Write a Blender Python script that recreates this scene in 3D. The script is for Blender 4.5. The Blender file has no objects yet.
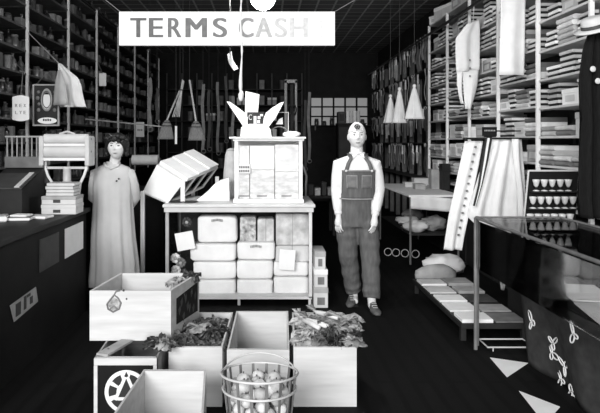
import bpy, bmesh, math, random
from mathutils import Vector, Matrix, noise
random.seed(7)
S = bpy.context.scene
COL = S.collection
F, CX, HY, EYE = 577.0, 265.0, 142.0, 1.56
PI = math.pi
# ---------------------------------------------------------------- camera
cd = bpy.data.cameras.new('camera'); cam = bpy.data.objects.new('camera', cd); COL.objects.link(cam)
cam.location = (0, 0, EYE); cam.rotation_euler = (PI/2, 0, 0)
cd.sensor_width = 36; cd.lens = 36*F/600; cd.shift_x = (300-CX)/600; cd.shift_y = -(206.5-HY)/600
cd.clip_start = .05; cd.clip_end = 60
S.camera = cam
# ---------------------------------------------------------------- world, light, exposure
w = bpy.data.worlds.new('world'); S.world = w; w.use_nodes = True
w.node_tree.nodes['Background'].inputs[0].default_value = (1, 1, 1, 1)
w.node_tree.nodes['Background'].inputs[1].default_value = .02
def area(name, loc, rot, sx, sy, power):
    l = bpy.data.lights.new(name, 'AREA'); l.shape = 'RECTANGLE'; l.size = sx; l.size_y = sy; l.energy = power
    o = bpy.data.objects.new(name, l); COL.objects.link(o); o.location = loc; o.rotation_euler = rot
    return o
area('shop_front_daylight', (-3.4, -6.0, 4.4), (PI/2-.28, 0, -.42), 5.0, 3.4, 1500)
area('shop_front_fill', (1.2, -5.6, 1.9), (PI/2, 0, .05), 2.6, 2.6, 400)  # low fill light added to even out the left-hand daylight; not an actual door
S.view_settings.view_transform = 'Standard'; S.view_settings.look = 'None'
S.view_settings.gamma = 1; S.view_settings.use_curve_mapping = False
S.view_settings.exposure = 0.0
# ---------------------------------------------------------------- materials
MATS = {}
def mat(name, g, rough=.6, amt=.12, scale=6, spec=.3, rnd=0, bump=0, stretch=(1, 1, 1)):
    """neutral grey material with noise wear; rnd varies the tone from object to object"""
    if name in MATS: return MATS[name]
    m = bpy.data.materials.new(name); m.use_nodes = True; MATS[name] = m
    nt = m.node_tree; N = nt.nodes; L = nt.links; b = N['Principled BSDF']
    b.inputs['Roughness'].default_value = rough; b.inputs['Specular IOR Level'].default_value = spec
    tc = N.new('ShaderNodeTexCoord'); mp = N.new('ShaderNodeMapping'); mp.inputs['Scale'].default_value = stretch
    L.new(tc.outputs['Object'], mp.inputs['Vector'])
    no = N.new('ShaderNodeTexNoise'); no.inputs['Scale'].default_value = scale; no.inputs['Detail'].default_value = 5
    L.new(mp.outputs['Vector'], no.inputs['Vector'])
    mr = N.new('ShaderNodeMapRange'); mr.inputs['From Min'].default_value = .3; mr.inputs['From Max'].default_value = .7
    mr.inputs['To Min'].default_value = g*(1-amt); mr.inputs['To Max'].default_value = g*(1+amt)
    L.new(no.outputs['Fac'], mr.inputs['Value']); out = mr.outputs['Result']
    if rnd:
        oi = N.new('ShaderNodeObjectInfo'); m2 = N.new('ShaderNodeMapRange')
        m2.inputs['To Min'].default_value = 1-rnd; m2.inputs['To Max'].default_value = 1+rnd*.45
        L.new(oi.outputs['Random'], m2.inputs['Value'])
        mu = N.new('ShaderNodeMath'); mu.operation = 'MULTIPLY'
        L.new(out, mu.inputs[0]); L.new(m2.outputs['Result'], mu.inputs[1]); out = mu.outputs[0]
    cb = N.new('ShaderNodeCombineColor')
    for i in range(3): L.new(out, cb.inputs[i])
    L.new(cb.outputs[0], b.inputs['Base Color'])
    if bump:
        bp = N.new('ShaderNodeBump'); bp.inputs['Strength'].default_value = bump; bp.inputs['Distance'].default_value = .01
        L.new(no.outputs['Fac'], bp.inputs['Height']); L.new(bp.outputs['Normal'], b.inputs['Normal'])
    return m
def glass():
    if 'glass' in MATS: return MATS['glass']
    m = bpy.data.materials.new('glass'); m.use_nodes = True; MATS['glass'] = m
    nt = m.node_tree; N = nt.nodes; L = nt.links; N.remove(N['Principled BSDF'])
    t = N.new('ShaderNodeBsdfTransparent'); g = N.new('ShaderNodeBsdfGlossy'); g.inputs['Roughness'].default_value = .04
    mx = N.new('ShaderNodeMixShader'); fr = N.new('ShaderNodeFresnel'); fr.inputs['IOR'].default_value = 1.12
    L.new(fr.outputs[0], mx.inputs[0]); L.new(t.outputs[0], mx.inputs[1]); L.new(g.outputs[0], mx.inputs[2])
    L.new(mx.outputs[0], N['Material Output'].inputs['Surface'])
    return m
def plank_mat(name, g, sc, gap):
    """boards: brick texture as rows of planks"""
    m = bpy.data.materials.new(name); m.use_nodes = True; MATS[name] = m
    nt = m.node_tree; N = nt.nodes; L = nt.links; b = N['Principled BSDF']; b.inputs['Roughness'].default_value = .75
    b.inputs['Specular IOR Level'].default_value = .15
    tc = N.new('ShaderNodeTexCoord'); mp = N.new('ShaderNodeMapping'); mp.inputs['Rotation'].default_value = (0, 0, PI/2)
    L.new(tc.outputs['Object'], mp.inputs['Vector'])
    br = N.new('ShaderNodeTexBrick'); br.inputs['Scale'].default_value = sc; br.inputs['Mortar Size'].default_value = gap
    br.inputs['Brick Width'].default_value = 2.5; br.inputs['Row Height'].default_value = .12
    br.inputs['Color1'].default_value = (g, g, g, 1); br.inputs['Color2'].default_value = (g*.6, g*.6, g*.6, 1)
    br.inputs['Mortar'].default_value = (g*.25,)*3+(1,)
    L.new(mp.outputs['Vector'], br.inputs['Vector'])
    L.new(br.outputs['Color'], b.inputs['Base Color'])
    return m
def ceil_mat():
    m = bpy.data.materials.new('pressed_tin'); m.use_nodes = True; MATS['pressed_tin'] = m
    nt = m.node_tree; N = nt.nodes; L = nt.links; b = N['Principled BSDF']; b.inputs['Roughness'].default_value = .45
    tc = N.new('ShaderNodeTexCoord')
    br = N.new('ShaderNodeTexBrick'); br.offset = 0; br.inputs['Scale'].default_value = 1
    br.inputs['Brick Width'].default_value = .3; br.inputs['Row Height'].default_value = .3; br.inputs['Mortar Size'].default_value = .018
    br.inputs['Color1'].default_value = (.2,)*3+(1,); br.inputs['Color2'].default_value = (.13,)*3+(1,); br.inputs['Mortar'].default_value = (.7,)*3+(1,)
    L.new(tc.outputs['Object'], br.inputs['Vector']); L.new(br.outputs['Color'], b.inputs['Base Color'])
    bp = N.new('ShaderNodeBump'); bp.inputs['Strength'].default_value = .6; bp.inputs['Distance'].default_value = .02
    L.new(br.outputs['Fac'], bp.inputs['Height']); L.new(bp.outputs['Normal'], b.inputs['Normal'])
    return m
def emit_mat(name, v):
    m = bpy.data.materials.new(name); m.use_nodes = True; MATS[name] = m
    b = m.node_tree.nodes['Principled BSDF']; b.inputs['Base Color'].default_value = (.3, .3, .3, 1)
    b.inputs['Emission Color'].default_value = (1, 1, 1, 1); b.inputs['Emission Strength'].default_value = v
    return m
WHITE = mat('white_paint', .80, .55, .06, 5)
OFFW = mat('off_white_paint', .60, .55, .10, 5)
PAPER = mat('white_paper', .82, .8, .05, 8)
CLOTHW = mat('white_cloth', .80, .9, .06, 7, .1)
CRATE = mat('whitewashed_pine', .57, .75, .10, 3, .15, stretch=(1, 6, 9), bump=.15)
CRATED = mat('rough_pine', .42, .75, .22, 4, .15, stretch=(1, 6, 9), bump=.2)
BLACK = mat('black_wood', .010, .6, .3, 5, .12)
DARK = mat('dark_wood', .02, .55, .3, 5, .2)
DARK2 = mat('dark_grey', .05, .6, .25, 8, .3)
MID = mat('mid_grey', .16, .6, .25, 9, .3)
MIDL = mat('light_grey', .36, .6, .18, 9, .3)
IRON = mat('dark_iron', .03, .4, .2, 9, .5)
STEEL = mat('pale_metal', .55, .4, .12, 9, .5)
INK = mat('ink', .04, .8, .1, 9, .1)
FADED = mat('faded_ink', .28, .8, .2, 9, .1)
SKIN = mat('skin', .66, .6, .04, 20, .25)
BOX_R = mat('shelf_box_card', .80, .8, .08, 7, .15, rnd=.6)
CLOTH_R = mat('folded_goods', .62, .9, .15, 9, .1, rnd=.8)
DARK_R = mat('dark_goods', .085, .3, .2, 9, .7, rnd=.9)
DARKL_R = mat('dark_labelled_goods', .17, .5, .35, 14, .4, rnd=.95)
# ---------------------------------------------------------------- mesh builder
def W(px, py, d):
    return Vector(((px-CX)/F*d, d, EYE-(py-HY)/F*d))
def XP(px, d): return (px-CX)/F*d
def ZP(py, d): return EYE-(py-HY)/F*d
class MB:
    def __init__(s): s.v = []; s.f = []; s.M = None
    def add(s, vs, fs):
        o = len(s.v)
        s.v += [tuple(s.M @ Vector(v)) if s.M else tuple(v) for v in vs]
        s.f += [tuple(i+o for i in f) for f in fs]
        return s
    def hexa(s, c):   # 8 corners: bottom loop of 4, top loop of 4
        return s.add(c, [(3, 2, 1, 0), (4, 5, 6, 7), (0, 1, 5, 4), (1, 2, 6, 5), (2, 3, 7, 6), (3, 0, 4, 7)])
    def box(s, x0, x1, y0, y1, z0, z1, bev=0):
        if bev:
            b = min(bev, (x1-x0)*.45, (y1-y0)*.45, (z1-z0)*.45)
            vs = []
            for z, i in ((z0, b), (z0+b, 0), (z1-b, 0), (z1, b)):
                xa, xb, ya, yb = x0+i, x1-i, y0+i, y1-i
                k = b*.6 if i == 0 else b*.3
                vs += [(xa+k, ya, z), (xb-k, ya, z), (xb, ya+k, z), (xb, yb-k, z), (xb-k, yb, z), (xa+k, yb, z), (xa, yb-k, z), (xa, ya+k, z)]
            fs = [tuple(range(7, -1, -1)), tuple(range(24, 32))]
            for r in range(3):
                for i in range(8): j = (i+1) % 8; fs.append((r*8+i, r*8+j, r*8+8+j, r*8+8+i))
            return s.add(vs, fs)
        return s.hexa([(x0, y0, z0), (x1, y0, z0), (x1, y1, z0), (x0, y1, z0), (x0, y0, z1), (x1, y0, z1), (x1, y1, z1), (x0, y1, z1)])
    def tube(s, pts, r, n=8, cap=True):
        pts = [Vector(p) for p in pts]; k = len(pts); rs = r if isinstance(r, (list, tuple)) else [r]*k
        vs = []; ref = None
        for i, p in enumerate(pts):
            t = (pts[min(i+1, k-1)]-pts[max(i-1, 0)]).normalized()
            if ref is None: ref = Vector((1, 0, 0)) if abs(t.x) < .8 else Vector((0, 1, 0))
            u = (ref-t*ref.dot(t)).normalized(); ref = u; q = t.cross(u)
            for j in range(n):
                a = 2*PI*j/n; vs.append(p+(u*math.cos(a)+q*math.sin(a))*rs[i])
        fs = []
        for i in range(k-1):
            for j in range(n): jj = (j+1) % n; fs.append((i*n+j, i*n+jj, i*n+n+jj, i*n+n+j))
        if cap: fs += [tuple(range(n-1, -1, -1)), tuple(range((k-1)*n, k*n))]
        return s.add(vs, fs)
    def ring(s, c, r, rr, axis='z', n=20, m=6):
        vs = []; fs = []
        for i in range(n):
            a = 2*PI*i/n
            for j in range(m):
                b = 2*PI*j/m; q = r+rr*math.cos(b); h = rr*math.sin(b)
                p = {'z': (q*math.cos(a), q*math.sin(a), h), 'y': (q*math.cos(a), h, q*math.sin(a)), 'x': (h, q*math.cos(a), q*math.sin(a))}[axis]
                vs.append((c[0]+p[0], c[1]+p[1], c[2]+p[2]))
                ii = (i+1) % n; jj = (j+1) % m
                fs.append((i*m+j, ii*m+j, ii*m+jj, i*m+jj))
        return s.add(vs, fs)
    def lathe(s, prof, n=14, c=(0, 0, 0), sx=1, sy=1, wav=None):
        vs = []; fs = []; k = len(prof)
        for i, (r, z) in enumerate(prof):
            for j in range(n):
                a = 2*PI*j/n; q = r*(wav(a, i/(k-1)) if wav else 1)
                vs.append((c[0]+q*math.cos(a)*sx, c[1]+q*math.sin(a)*sy, c[2]+z))
        for i in range(k-1):
            for j in range(n): jj = (j+1) % n; fs.append((i*n+j, i*n+jj, i*n+n+jj, i*n+n+j))
        fs += [tuple(range(n-1, -1, -1)), tuple(range((k-1)*n, k*n))]
        return s.add(vs, fs)
    def loft(s, rings, n=20):
        """rings: (centre, rx, ry[, frontpush]) horizontal ellipses, bottom to top or top to bottom"""
        vs = []; fs = []
        for (c, rx, ry) in rings:
            for j in range(n):
                a = 2*PI*j/n; vs.append((c[0]+rx*math.cos(a), c[1]+ry*math.sin(a), c[2]))
        k = len(rings)
        for i in range(k-1):
            for j in range(n): jj = (j+1) % n; fs.append((i*n+j, i*n+jj, i*n+n+jj, i*n+n+j))
        fs += [tuple(range(n-1, -1, -1)), tuple(range((k-1)*n, k*n))]
        return s.add(vs, fs)
    def ball(s, c, r, seg=12, sc=(1, 1, 1), jit=0, seed=0):
        vs = [(c[0], c[1], c[2]-r*sc[2])]; fs = []; R = seg//2
        for i in range(1, R):
            t = PI*i/R
            for j in range(seg):
                a = 2*PI*j/seg; d = Vector((math.sin(t)*math.cos(a), math.sin(t)*math.sin(a), -math.cos(t)))
                q = r*(1+jit*noise.noise(d*2+Vector((seed, seed*.7, 0)))) if jit else r
                vs.append((c[0]+d.x*q*sc[0], c[1]+d.y*q*sc[1], c[2]+d.z*q*sc[2]))
        vs.append((c[0], c[1], c[2]+r*sc[2])); e = len(vs)-1
        for j in range(seg):
            jj = (j+1) % seg; fs.append((0, 1+jj, 1+j)); fs.append((e, e-seg+j, e-seg+jj))
            for i in range(R-2): fs.append((1+i*seg+j, 1+i*seg+jj, 1+(i+1)*seg+jj, 1+(i+1)*seg+j))
        return s.add(vs, fs)
    def prism(s, poly, off):   # poly: 3-D points of a face, off: thickness vector
        n = len(poly); off = Vector(off); a = [Vector(p) for p in poly]; b = [p+off for p in a]
        return s.add(a+b, [tuple(range(n)), tuple(range(2*n-1, n-1, -1))]+[(i, i+n, (i+1) % n+n, (i+1) % n) for i in range(n)])
    def sheet(s, fn, nu, nv, th=.004):
        """fn(u,v)->point; two-sided solid sheet"""
        P = [[Vector(fn(i/nu, j/nv)) for j in range(nv+1)] for i in range(nu+1)]
        vs = []; fs = []
        for side in (0, 1):
            for i in range(nu+1):
                for j in range(nv+1):
                    du = P[min(i+1, nu)][j]-P[max(i-1, 0)][j]; dv = P[i][min(j+1, nv)]-P[i][max(j-1, 0)]
                    nn = du.cross(dv); nn = nn.normalized() if nn.length > 1e-9 else Vector((0, 1, 0))
                    vs.append(P[i][j]+nn*th*(.5 if side else -.5))
        o = (nu+1)*(nv+1); id = lambda i, j: i*(nv+1)+j
        for i in range(nu):
            for j in range(nv):
                q = (id(i, j), id(i+1, j), id(i+1, j+1), id(i, j+1)); fs.append(q[::-1]); fs.append(tuple(o+k for k in q))
        ed = [id(i, 0) for i in range(nu+1)]+[id(nu, j) for j in range(1, nv+1)]+[id(i, nv) for i in range(nu-1, -1, -1)]+[id(0, j) for j in range(nv-1, 0, -1)]
        for a, b in zip(ed, ed[1:]+ed[:1]): fs.append((a, b, o+b, o+a))
        return s.add(vs, fs)
    def build(s, name, m, parent=None, loc=(0, 0, 0), smooth=False, remesh=0, fix=True):
        org = Vector(loc) if parent is None else wl(parent)
        me = bpy.data.meshes.new(name)
        me.from_pydata([tuple(Vector(v)-org) for v in s.v], [], s.f)
        if fix:
            bm = bmesh.new(); bm.from_mesh(me); bmesh.ops.recalc_face_normals(bm, faces=bm.faces); bm.to_mesh(me); bm.free()
        o = bpy.data.objects.new(name, me); COL.objects.link(o); me.materials.append(m)
        if parent is None: o.location = loc
        else: o.parent = parent
        WL[o.name] = org.copy()
        if remesh:
            md = o.modifiers.new('r', 'REMESH'); md.mode = 'VOXEL'; md.voxel_size = remesh
            sm = o.modifiers.new('s', 'SMOOTH'); sm.iterations = 4; sm.factor = .5
            dg = bpy.context.evaluated_depsgraph_get(); dg.update()
            nm = bpy.data.meshes.new_from_object(o.evaluated_get(dg)); o.modifiers.clear(); o.data = nm
            nm.materials.clear(); nm.materials.append(m); me = nm; smooth = True
        if smooth:
            for p in me.polygons: p.use_smooth = True
        return o
WL = {}
def wl(o): return WL[o.name]
def tag(o, label, cat, group=None):
    o['label'] = label; o['category'] = cat
    if group: o['group'] = group
    return o
def thing(name, label, cat, loc=(0, 0, 0), group=None):
    o = bpy.data.objects.new(name, None); COL.objects.link(o); o.location = loc; WL[o.name] = Vector(loc); o.empty_display_size = .1
    return tag(o, label, cat, group)
def struct(mb, name, m): o = mb.build(name, m); o['kind'] = 'structure'; return o
class Proto:
    """first use moves the built thing itself, later uses copy it and each of its parts"""
    def __init__(s, root): s.r = root; s.used = False; s.ch = [(c, list(c.children)) for c in root.children]
    def put(s, loc, rz=0, label=None, group=None, sc=None, rot=None):
        if not s.used: r = s.r; s.used = True
        else:
            r = s.r.copy(); COL.objects.link(r)
            for c, gs in s.ch:
                k = c.copy(); COL.objects.link(k); k.parent = r
                for g in gs: h = g.copy(); COL.objects.link(h); h.parent = k
        r.location = loc; r.rotation_euler = rot if rot else (0, 0, rz)
        r.scale = sc if sc else (1, 1, 1)
        if label: r['label'] = label
        if group: r['group'] = group
        elif 'group' in r: del r['group']
        return r
def text_pts(ch, box, y, th=.003, italic=False):
    """one glyph fitted to the rectangle box=(x0,x1,z0,z1), standing in the plane y, facing the camera side"""
    cu = bpy.data.curves.new('t', 'FONT'); cu.body = ch; cu.extrude = .01
    o = bpy.data.objects.new('t', cu); COL.objects.link(o)
    dg = bpy.context.evaluated_depsgraph_get(); dg.update()
    me = bpy.data.meshes.new_from_object(o.evaluated_get(dg))
    vs = [v.co.copy() for v in me.vertices]; fs = [tuple(p.vertices) for p in me.polygons]
    bpy.data.objects.remove(o); bpy.data.curves.remove(cu); bpy.data.meshes.remove(me)
    xa, xb = min(v.x for v in vs), max(v.x for v in vs); ya, yb = min(v.y for v in vs), max(v.y for v in vs)
    za, zb = min(v.z for v in vs), max(v.z for v in vs)
    x0, x1, z0, z1 = box
    out = [(x0+(v.x-xa)/(xb-xa)*(x1-x0), y-(v.z-za)/max(zb-za, 1e-6)*th, z0+(v.y-ya)/(yb-ya)*(z1-z0)) for v in vs]
    wd = (x1-x0)*.055; n = len(out)          # embolden: overlapping copies a hair apart
    allv, allf = [], []
    for i, dx in enumerate((-wd, 0, wd)):
        allv += [(v[0]*1+dx*(1-0), v[1]-i*.00015, v[2]) for v in out]; allf += [tuple(q+i*n for q in f) for f in fs]
    return allv, allf
ORD = ['top', 'second', 'third', 'fourth', 'fifth', 'sixth', 'seventh', 'eighth', 'ninth', 'tenth', 'eleventh', 'twelfth', 'thirteenth', 'fourteenth']
# ---------------------------------------------------------------- the room
CEIL, XL, XR, YB = 3.92, -2.98, 2.98, 15.2
struct(MB().box(XL-.1, XR+.1, .6, YB+.1, -.1, 0), 'floor', plank_mat('oiled_floor_boards', .004, 1.0, .02))
struct(MB().box(XL-.1, XR+.1, .6, YB+.1, CEIL, CEIL+.1), 'ceiling', ceil_mat())
struct(MB().box(XL-.1, XL, .6, YB+.1, 0, CEIL), 'wall_left', DARK)
struct(MB().box(XR, XR+.1, .6, YB+.1, 0, CEIL), 'wall_right', DARK)
m = MB()                                   # back wall with a window opening
wx0, wx1, wz0, wz1 = 1.2, 2.72, 1.98, 2.74
m.box(XL, wx0, YB, YB+.1, 0, CEIL); m.box(wx1, XR, YB, YB+.1, 0, CEIL); m.box(wx0, wx1, YB, YB+.1, 0, wz0); m.box(wx0, wx1, YB, YB+.1, wz1, CEIL)
struct(m, 'wall_back', BLACK)
m = MB(); m.box(wx0, wx1, YB+.06, YB+.07, wz0, wz1)
win = struct(m, 'window_1', emit_mat('lit_back_window', .16))
m = MB(); n_ = 5
for i in range(n_+1): x = wx0+(wx1-wx0)*i/n_; m.box(x-.02, x+.02, YB-.01, YB+.055, wz0, wz1)
for i in range(4): z = wz0+(wz1-wz0)*i/3; m.box(wx0, wx1, YB-.012, YB+.053, z-.018, z+.018)
m.build('window_frame', BLACK, win)
# ---------------------------------------------------------------- goods (one of each, copied along the shelves)
def g_bottle():
    r = thing('bottle', 'dark bottle', 'bottle')
    MB().lathe([(.001, 0), (.036, 0), (.038, .01), (.038, .11), (.033, .13), (.014, .155), (.013, .185), (.016, .187), (.016, .2), (.001, .2)], 10).build('glass_body', DARK_R, r, smooth=True)
    MB().lathe([(.0385, .04), (.0395, .04), (.0395, .095), (.0385, .095)], 10).build('paper_label', DARKL_R, r, smooth=True)
    return Proto(r)
def g_jar():
    r = thing('jar', 'dark jar', 'jar')
    MB().lathe([(.001, 0), (.045, 0), (.048, .012), (.048, .1), (.038, .12), (.038, .128), (.001, .128)], 10).build('jar_body', DARK_R, r, smooth=True)
    MB().lathe([(.001, .128), (.042, .128), (.042, .15), (.036, .156), (.001, .156)], 10).build('lid', DARKL_R, r, smooth=True)
    return Proto(r)
def g_tin():
    r = MB().lathe([(.001, 0), (.044, 0), (.047, .004), (.044, .008), (.044, .142), (.047, .146), (.044, .15), (.041, .144), (.001, .144)], 12).build('tin', DARKL_R, smooth=False)
    tag(r, 'dark tin', 'tin'); return Proto(r)
def g_carton():
    r = MB().box(-.04, .04, -.05, .05, 0, .16, .004).build('carton', DARKL_R)
    tag(r, 'dark carton', 'carton'); return Proto(r)
def g_box():
    r = thing('stock_box', 'flat card box', 'box')
    MB().box(-.158, .158, -.1, .1, 0, .036, .003).build('box_body', DARK, r)
    MB().box(-.168, .164, -.104, .104, .022, .05, .003).build('lid', BOX_R, r)
    return Proto(r)
def g_fold():
    def f(u, v):
        a = PI*(v-.5)*1.0; 
        return None
    m = MB(); prof = []
    for i in range(13):                       # rounded fold towards the shop
        t = i/12; a = -PI/2-PI*t
        prof.append((-.13+.022*math.cos(a) if True else 0, .0225+.022*math.sin(a)))
    poly = [(.14, 0)]+[(x, z) for x, z in prof]+[(.14, .045)]
    m.prism([(x, -.14, z) for x, z in poly], (0, .28, 0))
    r = m.build('folded_cloth', CLOTH_R); tag(r, 'folded cloth', 'cloth'); return Proto(r)
def g_big():
    r = thing('card_carton', 'card carton', 'box')
    MB().box(-.14, .14, -.13, .13, 0, .15, .004).build('box_body', BOX_R, r)
    MB().box(-.144, .144, -.134, .134, .11, .155, .004).build('lid', BOX_R, r)
    MB().box(-.147, -.144, -.07, .07, .03, .09).build('paper_label', OFFW, r)
    return Proto(r)
P_bottle, P_jar, P_tin, P_carton, P_box, P_fold, P_big = g_bottle(), g_jar(), g_tin(), g_carton(), g_box(), g_fold(), g_big()
NTH = ['first', 'second', 'third', 'fourth', 'fifth', 'sixth', 'seventh', 'eighth', 'ninth', 'tenth', 'eleventh', 'twelfth', 'thirteenth', 'fourteenth', 'fifteenth', 'sixteenth']
BAY = ['nearest', 'second', 'third', 'fourth', 'fifth', 'sixth', 'seventh', 'farthest']
# ---------------------------------------------------------------- left wall shelving: bays between thin pale posts
LP = [5.02, 6.3, 7.62, 8.9, 10.2, 11.5, 12.8, 14.1]
LZ = [1.06+.25*i for i in range(11)]
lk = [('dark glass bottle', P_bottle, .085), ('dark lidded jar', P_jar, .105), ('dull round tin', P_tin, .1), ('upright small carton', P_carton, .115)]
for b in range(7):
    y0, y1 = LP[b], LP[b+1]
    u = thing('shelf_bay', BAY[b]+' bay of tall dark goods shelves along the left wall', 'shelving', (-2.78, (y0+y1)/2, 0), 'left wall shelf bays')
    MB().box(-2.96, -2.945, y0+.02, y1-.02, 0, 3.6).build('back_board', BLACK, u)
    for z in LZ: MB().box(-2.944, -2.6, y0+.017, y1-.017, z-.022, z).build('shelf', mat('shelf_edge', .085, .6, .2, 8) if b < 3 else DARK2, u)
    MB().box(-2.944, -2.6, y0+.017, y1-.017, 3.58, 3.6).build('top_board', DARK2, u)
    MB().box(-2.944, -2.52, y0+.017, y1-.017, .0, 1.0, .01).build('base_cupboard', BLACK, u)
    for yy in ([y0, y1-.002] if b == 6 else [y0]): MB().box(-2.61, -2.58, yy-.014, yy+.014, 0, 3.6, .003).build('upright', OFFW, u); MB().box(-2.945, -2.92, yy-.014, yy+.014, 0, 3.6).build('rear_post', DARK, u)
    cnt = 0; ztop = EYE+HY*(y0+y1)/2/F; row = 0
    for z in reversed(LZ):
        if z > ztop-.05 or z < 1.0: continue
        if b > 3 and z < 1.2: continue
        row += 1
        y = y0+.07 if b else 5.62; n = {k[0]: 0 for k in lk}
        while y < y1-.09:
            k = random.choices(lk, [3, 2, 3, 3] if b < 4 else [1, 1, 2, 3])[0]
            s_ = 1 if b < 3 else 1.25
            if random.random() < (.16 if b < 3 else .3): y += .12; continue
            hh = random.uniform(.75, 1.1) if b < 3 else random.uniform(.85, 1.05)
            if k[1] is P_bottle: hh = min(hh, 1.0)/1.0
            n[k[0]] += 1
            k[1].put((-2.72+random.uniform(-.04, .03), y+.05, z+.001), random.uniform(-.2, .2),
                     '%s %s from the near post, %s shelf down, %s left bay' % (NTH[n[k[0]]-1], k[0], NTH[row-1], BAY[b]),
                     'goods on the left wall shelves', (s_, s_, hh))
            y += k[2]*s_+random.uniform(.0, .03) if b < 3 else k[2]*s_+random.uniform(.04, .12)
# ---------------------------------------------------------------- right wall shelving
RP = [3.72, 4.6, 5.5, 6.44, 7.35, 8.24, 9.15]
def fill_right(b, y0, y1, z, row, h, style, lo=None):
    y = (lo or y0)+.03; ns = 0
    where = ', %s shelf down, %s right bay' % (NTH[row-1], BAY[b])
    while y < y1-.2:
        ns += 1
        st = random.choices(['box', 'fold', 'big', 'gap'], style)[0]
        if st == 'gap': y += .13; ns -= 1; continue
        if st == 'box':
            k = random.randint(2, int((h-.03)/.052)); sy = random.uniform(.8, 1.1); tilt = random.uniform(-.03, .03)
            for i in range(k):
                P_box.put((2.78+random.uniform(-.012, .01), y+.104*sy+i*tilt*.3, z+.001+i*.0505), random.uniform(-.05, .05),
                          '%s flat card box up, stack %s from near post%s' % (NTH[i], NTH[ns-1], where), 'stacked stock boxes on the right wall', (1, sy, 1))
            y += .208*sy+.035
        elif st == 'fold':
            k = random.randint(2, min(5, int((h-.02)/.046)))
            for i in range(k):
                P_fold.put((2.765+random.uniform(-.02, .01), y+.14, z+.001+i*.0455), random.uniform(-.04, .04),
                           '%s folded cloth up, pile %s from near post%s' % (NTH[i], NTH[ns-1], where), 'folded dry goods on the right wall', (1, random.uniform(.9, 1), 1))
            y += .29
        else:
            P_big.put((2.775, y+.137, z+.001), random.uniform(-.04, .04), 'lidded card carton standing %s from near post%s' % (NTH[ns-1], where),
                      'lidded cartons on the right wall', (1, 1, random.uniform(.8, min(1.3, (h-.03)/.155))))
            y += .285
for b in range(6):
    y0, y1 = RP[b], RP[b+1]; off = [0, 0, .04, -.03, .05, 0][b]
    u = thing('shelf_bay', BAY[b]+' bay of pale edged shelves holding dry goods, right wall', 'shelving', (2.78, (y0+y1)/2, 0), 'right wall shelf bays')
    MB().box(2.955, 2.97, y0+.02, y1-.02, 0, 3.4).build('back_board', DARK, u)
    Z = [z+off for z in (.98, 1.24, 1.50, 1.77, 2.03, 2.30, 2.57, 2.84, 3.1)]
    Z[2] = 1.34+off*.5; Z[1] = 1.12
    Z = [.98, 1.12+off*.3, 1.345+off*.5, 1.615, 1.885+off*.6, 2.15+off, 2.42+off, 2.70+off, 2.97+off]
    for z in Z: MB().box(2.6, 2.954, y0+.017, y1-.017, z-.022, z, .003).build('shelf', OFFW, u)
    MB().box(2.6, 2.954, y0+.017, y1-.017, 3.38, 3.4).build('top_board', OFFW, u)
    MB().box(2.56, 2.954, y0+.017, y1-.017, 0, .9, .01).build('base_cupboard', DARK, u)
    for yy in ([y0, y1] if b == 5 else [y0]): MB().box(2.585, 2.62, yy-.016, yy+.016, 0, 3.4, .003).build('upright', WHITE, u); MB().box(2.93, 2.955, yy-.016, yy+.016, 0, 3.4).build('rear_post', DARK, u)
    ztop = EYE+HY*(y1)/F; row = 0
    for i in range(len(Z)-1, 0, -1):
        z = Z[i]; h = (Z[i+1] if i < 8 else 3.38)-z-.024
        if z > ztop-.03: continue
        row += 1
        st = [5, 1, 1.2, .9] if i > 3 else [1.5, 4, 1.5, .4]
        fill_right(b, y0, y1, z, row, h, st, lo=4.3 if b == 0 else None)
# goods on top of the right shelving, far end
for i, (y, s_) in enumerate([(7.6, .9), (7.95, 1.2), (8.35, 1.0), (8.75, 1.3), (9.0, .8)]):
    P_big.put((2.76, y, 3.401), .1*i, '%s carton from the near end, on top of the right wall shelving' % NTH[i], 'cartons on top of the shelving', (1, 1, s_))
# long ladder rail
r = thing('ladder_rail', 'long black ladder rail running along the front of the right wall shelving', 'rail', (2.5, 8.5, 3.2))
MB().tube([(2.5, 3.4, 3.2), (2.5, 14.0, 3.2)], .022).build('rail_bar', IRON, r)
for y in (4.6, 6.44, 8.24, 10.3, 12.2, 13.9): MB().tube([(2.5, y, 3.2), (2.59, y, 3.2)], .012).build('bracket', IRON, r)
# ---------------------------------------------------------------- far right: hardware wall with hanging tools
r = thing('tool_wall', 'dark boarded hardware rack with pale posts beyond the right wall shelving', 'rack', (2.8, 11.6, 0))
MB().box(2.9, 2.97, 9.2, 14.2, 0, 3.35).build('back_board', BLACK, r)
for i in range(9): MB().box(2.82, 2.9, 9.5+i*.58, 9.53+i*.58, 0, 3.35).build('post', MID, r)
for z in (.95, 1.55, 2.15, 2.75, 3.3): MB().box(2.60, 2.9, 9.2, 14.2, z-.02, z).build('rail_shelf', DARK2, r)
def g_strap():
    r = thing('hanging_strap', 'hanging strap', 'strap')
    MB().sheet(lambda u, v: (-.02+.012*math.sin(7*v), (u-.5)*.05, -.42*v), 2, 8, .008).build('strap', mat('strap_leather', .25, .5, .2, 9, .5, rnd=.9), r)
    MB().ring((-.02, 0, .01), .025, .006, 'x', 10, 5).build('ring', STEEL, r); return Proto(r)
def g_tool():
    r = thing('hand_tool', 'hanging hand tool', 'tool')
    MB().tube([(-.02, 0, 0), (-.02, .004, -.16)], [.014, .018], 6).build('handle', mat('tool_handle', .6, .6, .2, 9, rnd=.8), r)
    MB().hexa([(-.024, -.03, -.42), (-.016, -.03, -.42), (-.016, .02, -.42), (-.024, .02, -.42), (-.024, -.06, -.16), (-.016, -.06, -.16), (-.016, .04, -.16), (-.024, .04, -.16)]).build('blade', mat('tool_steel', .55, .4, .2, 9, .5, rnd=.8), r); return Proto(r)
P_strap, P_tool = g_strap(), g_tool()
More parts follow.
